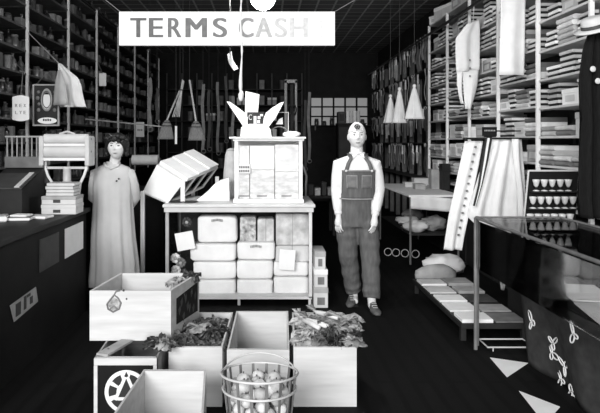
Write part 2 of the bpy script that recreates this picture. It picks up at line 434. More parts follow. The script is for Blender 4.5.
for zi, z in enumerate((3.25, 2.7, 2.1, 1.5)):
    y = 9.3; c = {'s': 0, 't': 0, 'b': 0}
    while y < 14.0:
        q = random.random(); rw = ['top', 'second', 'third', 'lowest'][zi]
        if q < .42:
            c['s'] += 1; P_strap.put((2.6, y, z), random.uniform(-.4, .4), '%s dark strap from the near end, %s row of the hardware rack' % (NTH[min(c['s']-1, 15)], rw), 'straps on the hardware rack', (1, random.uniform(.8, 1.5), random.uniform(.7, 1.15)))
        elif q < .85:
            c['t'] += 1; P_tool.put((2.6, y, z), random.uniform(-.4, .4), '%s hanging hand tool from the near end, %s row of hardware rack' % (NTH[min(c['t']-1, 15)], rw), 'hand tools on the hardware rack', (1, random.uniform(.8, 1.3), random.uniform(.7, 1.15)))
        y += random.uniform(.11, .24)
# ---------------------------------------------------------------- hanging sign
r = thing('hanging_sign', 'long white hanging sign reading TERMS CASH in letters paler to the right', 'sign', (-.29, 4.5, 2.44))
x0, x1 = XP(119, 4.5), XP(335, 4.5); z0, z1 = ZP(45.5, 4.5), ZP(11.5, 4.5)
MB().box(x0, x1, 4.5, 4.53, z0, z1, .003).build('board', PAPER, r)
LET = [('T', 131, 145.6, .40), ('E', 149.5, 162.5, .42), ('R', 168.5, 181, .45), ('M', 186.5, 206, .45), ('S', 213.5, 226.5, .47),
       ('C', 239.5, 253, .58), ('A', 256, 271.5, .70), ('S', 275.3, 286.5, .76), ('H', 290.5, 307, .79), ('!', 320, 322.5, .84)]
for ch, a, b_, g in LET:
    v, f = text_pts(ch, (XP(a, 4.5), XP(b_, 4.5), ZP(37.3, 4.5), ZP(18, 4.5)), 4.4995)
    gl = ((g+.055)/1.055)**2.4  # every letter gets its own grey, paler towards the right end
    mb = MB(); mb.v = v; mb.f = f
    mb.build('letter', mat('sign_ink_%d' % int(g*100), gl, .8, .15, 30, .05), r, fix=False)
for sx in (-1, 1):
    a = Vector((x0+.02 if sx < 0 else x1-.02, 4.515, z1-.01)); e = Vector((sx*2.72, 4.515, CEIL-.005))
    MB().tube([a, a.lerp(e, .5)+Vector((0, 0, -.03)), e], .003, 5).build('hanging_wire', MID, r)
# twine hanging in front of the sign
r = thing('twine', 'white twisted twine hanging from the ceiling in front of the sign', 'twine', (XP(241, 4.4), 4.4, CEIL))
pts = [(XP(241.2+math.sin(i*.55)*.7, 4.4), 4.4+.005*math.sin(i*.9), CEIL-.002-(CEIL-ZP(92, 4.4))*i/44) for i in range(45)]
MB().tube(pts, [.007+.0025*math.sin(i*2.1)+(.006 if i > 40 else 0) for i in range(45)], 6).build('cord', CLOTHW, r, smooth=True)
MB().ball((XP(241, 4.4), 4.4, ZP(96, 4.4)), .026, 10, (.8, .8, 1.6), .3).build('knot', CLOTHW, r, smooth=True)
# globe lamp
gx, gz = XP(263, 4.95), ZP(-2.5, 4.95)
r = thing('globe_lamp', 'round white glass globe lamp hanging above the sign', 'lamp', (gx, 4.95, CEIL))
MB().tube([(gx, 4.95, CEIL), (gx, 4.95, gz+.09)], .008, 6).build('rod', IRON, r)
MB().lathe([(.001, .0), (.06, 0), (.05, -.03), (.012, -.05)], 14, (gx, 4.95, CEIL)).build('ceiling_rose', IRON, r)
MB().lathe([(.03, .06), (.04, .0), (.03, -.02)], 12, (gx, 4.95, gz+.085)).build('gallery', STEEL, r)
MB().ball((gx, 4.95, gz), .108, 20).build('globe', emit_mat('lit_milk_glass', 190), r, smooth=True)
# folded paper dangling behind the sign
r = thing('paper_twist', 'small white paper twist dangling below the sign', 'paper', (XP(229, 4.9), 4.9, ZP(47, 4.9)))
MB().tube([(XP(230, 4.9), 4.9, CEIL-.002), (XP(230, 4.9), 4.9, ZP(55, 4.9))], .002, 4).build('string', MID, r)
MB().sheet(lambda u, v: (XP(227.5+v*7+u*4-2*math.sin(v*3), 4.9), 4.9+.02*math.sin(u*3+v*4), ZP(54+v*17-u*2.5, 4.9)), 3, 6).build('paper', PAPER, r)
# ---------------------------------------------------------------- cloth from rows of outline points
def cloth_fn(rows, d, amp, folds, dd=0.0, ph=0, edge=1):
    """rows: (y, xl, xr) in photo pixels for a cloth hanging at distance d; gives fn(u,v) with real folds in depth"""
    def fn(u, v):
        t = v*(len(rows)-1); i = min(int(t), len(rows)-2); k = t-i
        y, a, b_ = [rows[i][q]*(1-k)+rows[i+1][q]*k for q in range(3)]
        if len(rows[i]) > 3: y += (rows[i][3]*(1-k)+rows[i+1][3]*k)*u
        x = a+(b_-a)*u
        dep = d+dd*v+amp*(.35+.65*v)*math.sin(u*folds*2*PI+ph+1.3*math.sin(v*2.2))
        return W(x, y, d)+Vector((0, dep-d, 0))
    return fn
# union suit hanging from the rail
d = 6.9
r = thing('union_suit', 'white one-piece underwear hanging from the ladder rail', 'garment', (2.45, d, 3.1))
MB().sheet(cloth_fn([(24, 467, 479, -4), (38, 456, 479.5, -9), (52, 456, 479.2, -3), (72, 457, 478.6, -2)], d, .03, 1.5), 12, 14).build('body', CLOTHW, r, smooth=True)
MB().sheet(cloth_fn([(71, 457, 463.2), (84, 457.2, 462.4), (97, 459.5, 462.8), (104, 461.5, 464)], d, .02, 1), 6, 10).build('leg', CLOTHW, r, smooth=True)
MB().sheet(cloth_fn([(70, 463.2, 478.8), (84, 463.5, 478), (97, 464.5, 475), (109, 466, 471.5)], d, .025, 1), 8, 10).build('leg', CLOTHW, r, smooth=True)
for y in (60, 68, 76): MB().ball(W(470, y, d-.045), .012, 8, (1, .5, 1)).build('button', MID, r)
MB().tube([W(473, 22, d), (2.5, d, 3.19)], .004, 5).build('hanging_loop', CLOTHW, r)
# long white towel
d = 5.7
r = thing('hanging_sheet', 'long plain white sheet hanging at the top of the right wall', 'cloth', (2.42, d, 3.2))
MB().sheet(cloth_fn([(-14, 500.5, 526), (20, 501, 525.5), (48, 500.4, 525), (75, 500, 524.6, -6)], d, .02, 1.2), 14, 16).build('cloth', CLOTHW, r, smooth=True)
MB().tube([W(513, -14, d), (2.49, d, 3.2)], .006, 5).build('hanging_loop', CLOTHW, r)
# three gathered white skirts
for i, (px, py, by, hw, d, lab) in enumerate([(390.5, 97, 123, 6.6, 8.7, 'leftmost and smallest of three white gathered cloths hanging in cones'),
                                       (399.5, 90, 123, 7.5, 8.45, 'middle of three white gathered cloths hanging in cones'),
                                       (414.3, 87, 119, 9.8, 8.1, 'rightmost and widest of three white gathered cloths hanging in cones')]):
    a = W(px, py, d); H = (by-py)/F*d; R = hw/F*d
    r = thing('gathered_cloth', lab, 'cloth', tuple(a), 'white gathered cloths')
    wv = lambda an, t, i=i: 1+.10*t*math.sin(7*an+i)+.05*t*math.sin(13*an)
    pr = [(R*(.12+.88*t**.85), -H*t) for t in [q/12 for q in range(13)]]
    MB().lathe(pr, 42, tuple(a), 1, .8, wv).build('cloth', CLOTHW, r, smooth=True)
    MB().ball((a.x, a.y, a.z+.015), .028, 8).build('gathered_knot', CLOTHW, r, smooth=True)
    MB().tube([(a.x, a.y, a.z+.03), (a.x, a.y, CEIL-.003)], .003, 5).build('cord', DARK2, r)
# striped underwear and nightshirt hanging above the counter
d = 5.66
r = thing('garment_rail', 'dark short rail fixed to the right shelves, holding the nightshirt and braces', 'rail', (2.35, d-.1, 1.58))
MB().tube([W(466, 138.5, d-.1), W(524.5, 138.5, d-.1), (2.6, d-.1, ZP(138.5, d-.1))], .01, 6).build('bar', DARK, r)
MB().tube([W(466, 138.5, d-.1), W(466, 138.5, d-.1)+Vector((0, .06, 0))], .012, 6).build('end_hook', IRON, r)
r = thing('lace_strip', 'long pale buttoned garment hanging slantwise left of the nightshirt', 'garment', (2.0, d, 1.56))
MB().sheet(cloth_fn([(141, 465, 483), (165, 460, 478.5), (190, 455, 473), (215, 449.5, 468), (238, 446, 463), (250, 444.5, 461)], d, .03, 1.5), 14, 20).build('cloth', CLOTHW, r, smooth=True)
for i in range(13):
    t = i/12; MB().box(*[c for q in zip(W(474.6-t*17, 146+t*88, d-.045), W(476.4-t*17, 147.8+t*88, d-.036)) for c in sorted(q)]).build('buttonhole', MID, r)
MB().sheet(cloth_fn([(141, 483.5, 487), (165, 478.5, 482), (190, 473, 477.5), (212, 468.5, 471)], d+.02, .01, 1), 4, 10).build('dark_facing', DARK, r)
r = thing('nightshirt', 'large white nightshirt hanging spread out above the right counter', 'garment', (2.35, d, 1.56))
MB().sheet(cloth_fn([(139, 490, 522), (152, 487, 523.5), (170, 481, 525), (190, 475, 526), (203, 470.5, 526.5), (216, 467.5, 526.5), (228, 480, 526)], d-.05, .04, 3.2), 30, 22).build('cloth', CLOTHW, r, smooth=True)
MB().sheet(cloth_fn([(139, 512, 519), (160, 514, 520), (190, 518, 524), (222, 519, 526)], d-.13, .02, 1), 5, 10).build('sleeve', CLOTHW, r, smooth=True)
r = thing('lace_panel', 'narrow pale lace panel hanging low behind the showcase, below the nightshirt', 'cloth', tuple(W(503, 290, d)))
MB().sheet(cloth_fn([(138.5, 500, 511), (200, 498, 511), (240, 495, 512), (262, 496, 510), (280, 500, 507), (290, 501.5, 504)], d+.055, .012, 2), 10, 24).build('cloth', mat('lace', .42, .9, .4, 26, .1), r, smooth=True)
MB().tube([W(505, 139, d+.055), W(505, 138.3, d), W(505, 138.5, d-.1)], .008, 6).build('hanging_loop', CLOTHW, r)
r = thing('ribbon_pair', 'dark hanging braces with pale stripe between the two garments', 'braces', (2.25, d, 1.5))
for k in (0, 1, 2):
    MB().sheet(cloth_fn([(138, 485+k*2.6, 487.2+k*2.6), (160, 481.5+k*2.2, 484+k*2.2), (185, 478+k*1.2, 480+k*1.2), (206, 473+k*.6, 475+k*.6)], d-.16, .004, .5), 3, 12).build('strap', [DARK, CLOTHW, DARK][k], r)
# dark ticket above them
r = thing('shelf_ticket', 'small black sign with a line of pale lettering above the nightshirt', 'sign', tuple(W(489.5, 132, 5.85)))
a, b_ = W(482.5, 136, 5.85), W(497, 127, 5.85)
MB().box(a.x, b_.x, 5.85, 5.865, a.z, b_.z, .003).build('board', BLACK, r)
MB().box(XP(487, 5.85), XP(492, 5.85), 5.853, 5.862, ZP(141, 5.85), a.z+.002).build('stem', BLACK, r)
for k in range(7):
    x = XP(484.5+k*1.6, 5.849); MB().box(x, x+.009, 5.846, 5.85, ZP(131.3, 5.85), ZP(129.8, 5.85)).build('lettering', MIDL, r)
MB().tube([(XP(490, 5.87), 5.87, ZP(131, 5.87)), (2.6, 5.87, ZP(131, 5.87))], .008, 6).build('arm', IRON, r)
# dark coat and hat at the right edge
d = 4.15
r = thing('dark_coat', 'long dark coat hanging at the right edge of the picture', 'coat', (2.4, d, 2.35))
MB().sheet(cloth_fn([(33, 590, 602), (48, 585, 610), (80, 581.5, 615), (120, 583, 616), (160, 582, 616), (200, 581, 616), (218, 583, 615)], d, .05, 3.5), 36, 22, .02).build('cloth', mat('coat_wool', .010, .9, .3, 30, .1, stretch=(5, 5, .6)), r, smooth=True)
for px, py in ((593, 69), (598, 81)): MB().ball(W(px, py, d-.07), .022, 10, (1, .4, 1)).build('button', OFFW, r, smooth=True)
MB().tube([W(597, 33, d), (2.5, d, 3.19)], .006, 5).build('hanging_cord', IRON, r)
hx = W(594, 28, 4.1)
r = thing('straw_hat', 'pale brimmed hat at the top of the dark coat', 'hat', tuple(hx))
def hatp(q): 
    p = Vector(q); return p
m = MB(); m.M = Matrix.Translation(hx) @ Matrix.Rotation(-.35, 4, 'Y') @ Matrix.Rotation(.25, 4, 'X')
m.lathe([(.001, -.004), (.13, -.012), (.135, -.004), (.08, .006), (.001, .004)], 24); m.build('brim', OFFW, r, smooth=True)
m = MB(); m.M = Matrix.Translation(hx) @ Matrix.Rotation(-.35, 4, 'Y') @ Matrix.Rotation(.25, 4, 'X')
m.lathe([(.082, .002), (.078, .05), (.07, .075), (.04, .082), (.001, .08)], 20); m.build('crown', OFFW, r, smooth=True)
m = MB(); m.M = Matrix.Translation(hx) @ Matrix.Rotation(-.35, 4, 'Y') @ Matrix.Rotation(.25, 4, 'X')
m.lathe([(.0835, .004), (.0845, .006), (.0815, .03), (.080, .03)], 20); m.build('band', DARK2, r, smooth=True)
# ---------------------------------------------------------------- right side: rack of goblets
r = thing('goblet_rack', 'black slanted stepped display rack holding rows of small goblets', 'rack', (2.34, 4.75, .7))
RA = lambda px, py, d: W(px, py, d)
tl, tr, br_, bl = W(530, 173, 4.73), W(578, 173, 4.73), W(574, 252, 4.53), W(521, 252, 4.53)
MB().prism([tl, tr, br_, bl], (0, .03, .01)).build('back_panel', BLACK, r)
MB().tube([tl+Vector((-.02, -.02, .02)), tr+Vector((.02, -.02, .02))], .008, 6).build('top_rail', STEEL, r)
MB().tube([tl+Vector((-.02, -.02, .02)), bl+Vector((-.02, -.04, 0))], .007, 6).build('side_rail', STEEL, r)
MB().box(2.08, 2.54, 4.47, 4.95, 0, ZP(252, 4.53)-.002, .01).build('base_box', BLACK, r)
rows = [(191, 6, 4.68, .02), (208.5, 6, 4.62, .02), (226, 6, 4.57, .02), (244, 6, 4.53, .02)]
m0 = thing('goblet', 'goblet', 'glass')
GL = mat('pale_glassware', .62, .25, .1, 9, .6)
MB().lathe([(.001, .030), (.008, .030), (.017, .042), (.026, .075), (.028, .088), (.024, .088), (.015, .05), (.001, .044)], 14).build('bowl', GL, m0, smooth=True)
MB().lathe([(.007, .031), (.005, .02), (.006, .008)], 8).build('stem', DARK, m0, smooth=True)
MB().lathe([(.001, 0), (.026, 0), (.026, .004), (.006, .010), (.001, .010)], 14).build('foot', GL, m0, smooth=True)
PG = Proto(m0)
for ri, (py, n, dd, _) in enumerate(rows):
    xl = 535.5-ri*2.3; zz = ZP(py, dd-.03)
    t = (zz-bl.z)/(tl.z-bl.z); yb = bl.y+(tl.y-bl.y)*t
    MB().box(XP(xl-7, dd), XP(xl+46, dd), yb-.085, yb-.002, zz-.008, zz).build('shelf', DARK, r)
    for k in range(n):
        if ri == 3 and k in (3,): continue
        if ri == 0 and k == 5: continue
        PG.put((XP(xl+k*8.0, dd-.03), yb-.045, zz+.001), 0, '%s small pale goblet from the left, %s row of the slanted rack' % (NTH[k], ['top', 'second', 'third', 'lowest'][ri]), 'goblets on the slanted rack', (1, 1, 1.05))
# ---------------------------------------------------------------- right glass counter
r = thing('glass_showcase', 'glass topped showcase counter with dark slim frame on the right', 'display case', (1.9, 3.2, 0))
xa, xb, ya, yb, zt = 1.585, 2.22, 1.9, 4.34, .99
for x, y in ((xa, yb), (xa+.045, yb+.09), (xb, yb), (xa, ya), (xb, ya)): MB().tube([(x, y, 0), (x, y, zt)], .014, 8).build('post', MID, r)
for p, q in (((xa, ya), (xa, yb)), ((xa, yb), (xb, yb)), ((xb, ya), (xb, yb)), ((xa, ya), (xb, ya))):
    MB().tube([(p[0], p[1], zt), (q[0], q[1], zt)], .011, 8).build('top_rail', MID, r)
MB().box(xa+.02, xb-.02, ya+.02, yb-.02, zt-.004, zt+.004).build('glass_top', glass(), r)
MB().box(xa-.003, xa+.003, ya+.02, yb-.02, .62, zt-.02).build('front_glass', glass(), r)
MB().box(xa+.22, xb-.02, ya+.02, yb-.15, .57, .59).build('shelf', BLACK, r)
for i, (x, y, sx, sy, rz, lab) in enumerate([(1.895+.14, 3.68, .26, .42, -.19, 'white card board on the showcase shelf, middle of three'), (1.805+.14, 3.22, .28, .42, -.19, 'white card board on the showcase shelf, nearest of three')]):
    m = MB(); m.M = Matrix.Translation((x, y, .592)) @ Matrix.Rotation(rz, 4, 'Z')
    m.box(-sx/2, sx/2, -sy/2, sy/2, 0, .012, .002)
    o = m.build('card_board', PAPER, loc=(x, y, .592)); tag(o, lab, 'card', 'cards on the showcase shelf')
m = MB(); m.M = Matrix.Translation((2.03, 4.06, .592)) @ Matrix.Rotation(-.19, 4, 'Z'); m.box(-.08, .04, -.13, .13, 0, .02, .003)
tag(m.build('card_board', PAPER, loc=(2.03, 4.06, .592)), 'small white card at the far end of the showcase shelf', 'card', 'cards on the showcase shelf')
o = MB().sheet(lambda u, v: (1.80+.08*v+.03*math.sin(u*17+v)*(.3+v), 2.3+1.75*u, .565-.555*v), 40, 14, .006).build('dark_drape', mat('grey_drape', .045, .95, .25, 14, .05), loc=(1.86, 3.2, 0), smooth=True)
tag(o, 'dark grey cloth with pale embroidered flowers draped below the showcase', 'cloth')
for px, py, dd in ((543, 322, 3.92), (560, 343, 3.72), (555, 354, 3.75), (566, 366, 3.6), (552, 380, 3.7), (567, 392, 3.55), (588, 335, 3.35)):
    X = XP(px, dd)
    m = MB(); c = Vector((X-.0, dd, ZP(py, dd)))
    u = (dd-2.3)/1.75; v = (.565-c.z)/.555
    c.x = 1.80+.08*v+.03*math.sin(u*17+v)*(.3+v)-.012
    for k in range(3):
        a = k*2.1+px*.7; L = .022+.009*((k+px) % 3); wd = .012+.006*((px+k) % 2)
        m.tube([(c.x, c.y+L*math.cos(a)*(1-math.cos(t))-wd*math.sin(a)*math.sin(t), c.z+L*math.sin(a)*(1-math.cos(t))+wd*math.cos(a)*math.sin(t)) for t in [2*PI*q/12 for q in range(13)]], .0045, 5)
    m.build('embroidered_flower', PAPER, o)
# paper on the floor
for pts, lab in (([(490, 358.5), (528, 364), (507, 378)], 'torn white paper sheet on the floor in front of the dark drape'), ([(519, 392), (560, 408), (545, 425)], 'folded white paper corner on the floor nearest the camera')):
    P = [Vector(((px-CX)*EYE/(py-HY), F*EYE/(py-HY), .004)) for px, py in pts]
    c = sum(P, Vector())/3; c.z = 0
    tag(MB().prism(P, (0, 0, .004)).build('paper_sheet', PAPER, loc=tuple(c)), lab, 'paper', 'papers on the floor')
# small white tags on the stand beyond
# low platform with folded sheets
r = thing('low_platform', 'low dark display platform on the floor beyond the showcase', 'platform', (1.8, 5.1, 0))
MB().box(1.53, 2.07, 4.5, 6.0, .1, .14, .004).build('board', DARK, r)
for x in (1.56, 2.04):
    for y in (4.55, 5.95): MB().box(x-.02, x+.02, y-.02, y+.02, 0, .1).build('leg', DARK, r)
k = 0
for i in range(5):
    for j in range(2):
        y = 4.52+i*.29; x = 1.545+j*.265; g = [[PAPER, MID], [PAPER, MIDL], [PAPER, DARK2], [OFFW, MIDL], [PAPER, MIDL]][i][j]
        h = random.uniform(.012, .03); lo_ = (x+.125, y+.13, .141)
        o = MB().box(x, x+.245, y, y+(.24 if (i+j) % 2 else .2), .141, .141+h, .003).build('folded_sheet', g, loc=lo_)
        tag(o, '%s folded sheet from the near end, %s row on the low platform' % (NTH[i], ['aisle side', 'wall side'][j]), 'folded sheet', 'folded sheets on the platform')
r = thing('wire_tray', 'empty wire tray frame at the near end of the low platform', 'tray', (1.85, 4.42, 0))
m = MB(); m.tube([(1.66, 4.3, .03), (2.02, 4.3, .03), (2.0, 4.48, .03), (1.66, 4.48, .03), (1.66, 4.3, .03)], .006, 6); m.build('rim', STEEL, r)
for x in (1.7, 1.98): MB().tube([(x, 4.3, 0), (x, 4.3, .03)], .005, 5).build('foot', STEEL, r)
o = MB().ball((1.85, 6.25, .12), .12, 16, (1.9, .8, 1), .2).build('rolled_cloth', MIDL, loc=(1.85, 6.25, 0), smooth=True); tag(o, 'rolled grey cloth at the far end of the low platform', 'cloth')
# paper draped long table beyond
r = thing('draped_table', 'long narrow table with white draped top against the right side', 'table', (2.15, 8.3, 0))
MB().box(1.82, 2.5, 7.3, 9.3, .86, .89, .004).build('tabletop', PAPER, r)
MB().sheet(lambda u, v: (1.84+.62*u, 7.29-.006*math.sin(u*20), .888-.17*v-.05*u), 20, 4).build('cloth_drop', CLOTHW, r, smooth=True)
for x in (1.85, 2.46):
    for y in (7.34, 9.26): MB().tube([(x, y, 0), (x, y, .86)], .014, 6).build('leg', MID, r)
MB().box(1.86, 2.46, 7.4, 9.2, .36, .38).build('lower_shelf', DARK, r)
for i, (x, y, s_, sc, g, lab) in enumerate([(2.0, 7.6, .13, (1.3, 1, .55), CLOTHW, 'crumpled white cloth at the near end of the lower table shelf'), (2.25, 7.7, .14, (1.2, 1, .7), MIDL, 'crumpled grey cloth bundle under the near end of the table'),
        (2.02, 8.15, .13, (1.2, 1.2, .5), OFFW, 'crumpled pale cloth in the middle of the lower table shelf'), (2.2, 8.6, .15, (1.1, 1.2, .6), MID, 'dull cloth bundle towards the far end of the lower shelf')]):
    o = MB().ball((x, y, .385+s_*sc[2]*1.0), s_, 18, sc, .55, i*3).build('cloth_bundle', g, loc=(x, y, .385), smooth=True); tag(o, lab, 'cloth', 'cloth bundles under the draped table')
o = MB().ball((2.12, 6.85, .11), .2, 20, (1.25, 1, .6), .6, 9).build('cloth_bundle', CLOTHW, loc=(2.1, 6.9, 0), smooth=True); tag(o, 'white crumpled cloth on the floor before the draped table', 'cloth')
for i, (px, py, dd) in enumerate([(388, 239, 7.9), (396, 242.5, 7.85), (405, 240.5, 7.8), (415.5, 245.5, 7.75)]):
    p = W(px, py, dd); o = MB().ring((p.x, p.y, .056), .05, .006, 'y', 20, 6).build('steel_ring', STEEL, loc=(p.x, p.y, 0))
    o.location.z = max(0, p.z-.056) if False else 0
    tag(o, '%s pale metal ring from the left on the floor under the table' % NTH[i], 'ring', 'metal rings')
# things on the draped table
for i, (px0, px1, py0, py1, dd, g, lab) in enumerate([(404, 413, 176, 181, 8.6, STEEL, 'small bright tin at the left of the draped table'), (414, 424, 177, 182.5, 8.2, MIDL, 'flat pale packet in the middle of the draped table'),
        (430, 441, 162, 181.5, 8.3, MIDL, 'pale upright box in the middle of the draped table'), (441, 448, 158, 184, 8.1, DARK, 'dark upright box at the right of the draped table'), (413, 428, 168, 175, 9.0, OFFW, 'white packet at the far end of the draped table')]):
    a = XP(px0, dd); b_ = XP(px1, dd); h = (py1-py0)/F*dd; c = ((a+b_)/2, dd, .891)
    r2 = thing('packet_box', lab, 'box', c, 'boxes on the draped table')
    MB().box(a, b_, dd-.08, dd+.08, .891, .891+h*.8, .004).build('box_body', g, r2)
    MB().box(a-.003, b_+.003, dd-.083, dd+.083, .891+h*.7, .891+h, .004).build('lid', g, r2)
# ---------------------------------------------------------------- left counter and what stands on it
r = thing('shop_counter', 'long black wooden counter along the left side', 'counter', (-1.98, 4.2, 0))
MB().box(-2.3, -1.66, 3.0, 5.36, 0, .91).build('body', BLACK, r)
MB().box(-2.34, -1.63, 2.98, 5.40, .91, .95, .006).build('worktop', DARK, r)
MB().box(-1.664, -1.652, 4.24, 4.63, .60, .84).build('front_panel', DARK2, r)
xf = -1.655
o = MB().box(xf-.001, xf+.004, 4.77, 5.24, .595, .84).build('white_notice', PAPER, loc=(xf, 5.0, .6)); tag(o, 'blank white paper notice pinned to the dark counter front', 'paper')
r2 = thing('torn_poster', 'torn pale poster strip low on the dark counter front', 'poster', (xf, 3.95, .38))
MB().prism([(xf, 3.74, .50), (xf, 4.16, .515), (xf, 4.20, .40), (xf, 3.80, .375)], (.004, 0, 0)).build('paper', MIDL, r2)
for a, b_, z, h in ((3.82, 3.90, .40, .085), (3.95, 3.99, .41, .09), (4.05, 4.1, .42, .05), (4.0, 4.06, .48, .02)): MB().box(xf+.004, xf+.006, a, b_, z, z+h).build('printed_block', DARK2, r2)
# stack of ledgers
zz = .951
for i, (sx, sy, h, lab) in enumerate([(.29, .2, .082, 'bottom and widest box of the stack under the roll holder'), (.285, .2, .07, 'middle box of the stack under the roll holder')]):
    r = thing('card_box', lab, 'box', (-1.735, 4.95, zz), 'boxes stacked on the left counter')
    MB().box(-1.735-sx/2, -1.735+sx/2, 4.85, 5.05, zz, zz+h-.018, .003).build('box_body', OFFW, r)
    MB().box(-1.738-sx/2, -1.732+sx/2, 4.847, 5.053, zz+h-.03, zz+h, .003).build('lid', MIDL if i else OFFW, r)
    MB().box(-1.78, -1.72, 4.844, 4.85, zz+.015, zz+.04).build('paper_label', DARK2, r); zz += h+.001
for i in range(4):
    r = thing('ledger', '%s pale ledger in the pile on top of the left counter boxes' % ['lowest', 'second lowest', 'third', 'topmost'][i], 'book', (-1.73, 4.95, zz), 'ledgers on the left counter')
    dx = random.uniform(-.006, .006)
    MB().box(-1.845+dx, -1.615+dx, 4.86, 5.03, zz, zz+.027, .002).build('cover', MIDL, r)
    MB().box(-1.84+dx, -1.61+dx, 4.856, 5.03, zz+.004, zz+.023).build('pages', OFFW, r); zz += .0275
# paper roll cutter
y = 5.22; s_ = F/y
r = thing('roll_holder', 'pale metal double paper roll holder standing on the left counter', 'roll holder', (-1.79, y, .951))
X = lambda px: XP(px, y); Z = lambda py: ZP(py, y)
MB().lathe([(.001, 0), (.11, 0), (.10, .02), (.05, .035), (.001, .035)], 18, (-1.79, y, .951)).build('base', STEEL, r, smooth=True)
MB().lathe([(.04, .03), (.03, .05), (.034, .2), (.05, .24), (.036, .26), (.036, .36), (.05, .38), (.001, .38)], 14, (-1.79, y, .951)).build('column', STEEL, r, smooth=True)
for sx in (-1, 1):
    c = -1.79
    MB().tube([(c+sx*.19, y-.02, Z(157)), (c+sx*.185, y-.03, Z(168)), (c+sx*.16, y-.03, Z(176)), (c+sx*.125, y-.02, Z(183)), (c+sx*.09, y, .975)], .013, 8).build('arm', WHITE, r, smooth=True)
    MB().box(c+sx*.205-.02, c+sx*.205+.02, y-.09, y+.09, Z(166), Z(136), .01).build('end_bracket', STEEL, r)
MB().box(-1.98, -1.60, y-.02, y+.02, Z(169), Z(166.5), .003).build('crossbar', STEEL, r)
for py, rr in ((151.5, .058), (139, .045)):
    m = MB(); m.M = Matrix.Translation((-1.79, y-.02, Z(py))) @ Matrix.Rotation(PI/2, 4, 'Y')
    m.lathe([(.001, -.2), (rr*.5, -.2), (rr, -.195), (rr, .195), (rr*.5, .2), (.001, .2)], 22); m.build('paper_roll', OFFW, r, smooth=False)
    m = MB(); m.M = Matrix.Translation((-1.79, y-.02, Z(py))) @ Matrix.Rotation(PI/2, 4, 'Y')
    m.tube([(0, 0, -.225), (0, 0, .225)], .012, 8); m.build('spindle', DARK2, r)
MB().box(-1.985, -1.595, y-.075, y-.06, Z(160.5), Z(157.5), .002).build('cutter_blade', WHITE, r)
MB().box(-1.985, -1.595, y-.07, y-.055, Z(146.2), Z(143.5), .002).build('cutter_blade', WHITE, r)
MB().tube([(-1.86, y, Z(134)), (-1.79, y, Z(131.5)), (-1.72, y, Z(134))], .01, 6).build('handle', STEEL, r)
# slanted desk with spindle gallery
r = thing('counter_desk', 'dark slant topped desk with spindle gallery on the left counter', 'desk', (-2.15, 4.9, .951))
xa, xb = -2.32, -1.98
MB().add([(xa, 4.7, .951), (xb, 4.7, .951), (xb, 5.18, .951), (xa, 5.18, .951), (xa, 4.7, 1.17), (xb, 4.7, 1.17), (xb, 5.18, 1.33), (xa, 5.18, 1.33)],
         [(3, 2, 1, 0), (4, 5, 6, 7), (0, 1, 5, 4), (1, 2, 6, 5), (2, 3, 7, 6), (3, 0, 4, 7)]).build('body', DARK, r)
MB().prism([(xa, 4.69, 1.175), (xb, 4.69, 1.175), (xb, 5.0, 1.278), (xa, 5.0, 1.278)], (0, 0, .012)).build('slant_lid', DARK2, r)
MB().prism([(xb-.06, 4.69, 1.19), (xb-.02, 4.69, 1.19), (xb-.02, 5.0, 1.292), (xb-.06, 5.0, 1.292)], (0, 0, .006)).build('paper_strip', OFFW, r)
MB().box(xa, xb, 5.14, 5.18, 1.33, 1.43, .003).build('back_panel', MID, r)
MB().box(xa, xb, 5.145, 5.175, 1.60, 1.615, .003).build('gallery_rail', MIDL, r)
for i in range(8): MB().tube([(xa+.015+i*.044, 5.16, 1.43), (xa+.015+i*.044, 5.16, 1.60)], .007, 6).build('spindle', MIDL, r)
# flat books and papers on the counter
for i, (x, y, sx, sy, h, rz, g, lab) in enumerate([(-1.92, 4.5, .2, .15, .03, .1, MID, 'thick dull book lying on the left counter before the desk'), (-1.8, 4.62, .16, .12, .022, -.2, OFFW, 'pale thin book lying on the counter near the ledgers'),
        (-2.05, 4.42, .14, .12, .05, .3, MIDL, 'small grey packet at the outer end of the left counter'), (-1.9, 4.5, .13, .1, .014, -.1, PAPER, 'white pad on the thick dull book')]):
    z = .951 if i < 3 else .982
    r = thing('book' if i != 2 else 'packet', lab, 'book' if i != 2 else 'packet', (x, y, z), 'papers on the left counter')
    for nm, a, b_, sh, gg in (('cover', 0, h, 0, g), ('pages', h*.2, h*.8, .003, PAPER)):
        m = MB(); m.M = Matrix.Translation((x, y, z)) @ Matrix.Rotation(rz, 4, 'Z'); m.box(-sx/2-sh, sx/2+sh, -sy/2-sh, sy/2+sh, a, b_, .002); m.build(nm, gg, r)
# framed advertisement
y = 6.1; X = lambda px: XP(px, y); Z = lambda py: ZP(py, y)
r = thing('framed_picture', 'dark framed advertisement with ornate oval hanging among the left shelves', 'picture', (X(46), y, Z(125)))
MB().box(X(34), X(58.5), y, y+.02, Z(125), Z(85)).build('picture', DARK, r)
for a in ((X(33), X(34.2), Z(126), Z(84.5)), (X(58), X(59.2), Z(126), Z(84.5))): MB().box(a[0], a[1], y-.012, y+.022, a[2], a[3]).build('frame', MIDL, r)
for a in ((Z(126), Z(124.6)), (Z(85.6), Z(84.3))): MB().box(X(34.2), X(58), y-.012, y+.022, a[0], a[1]).build('frame', MIDL, r)
m = MB(); m.M = Matrix.Translation((X(46.8), y-.004, Z(100))) @ Matrix.Diagonal((.72, 1, 1.45, 1)); m.ring((0, 0, 0), .075, .010, 'y', 32, 6); m.build('oval_border', MIDL, r, smooth=True)
m = MB(); m.M = Matrix.Translation((X(46.8), y-.004, Z(100))) @ Matrix.Diagonal((.72, 1, 1.45, 1)); m.ring((0, 0, 0), .058, .006, 'y', 32, 6); m.build('oval_border', MID, r, smooth=True)
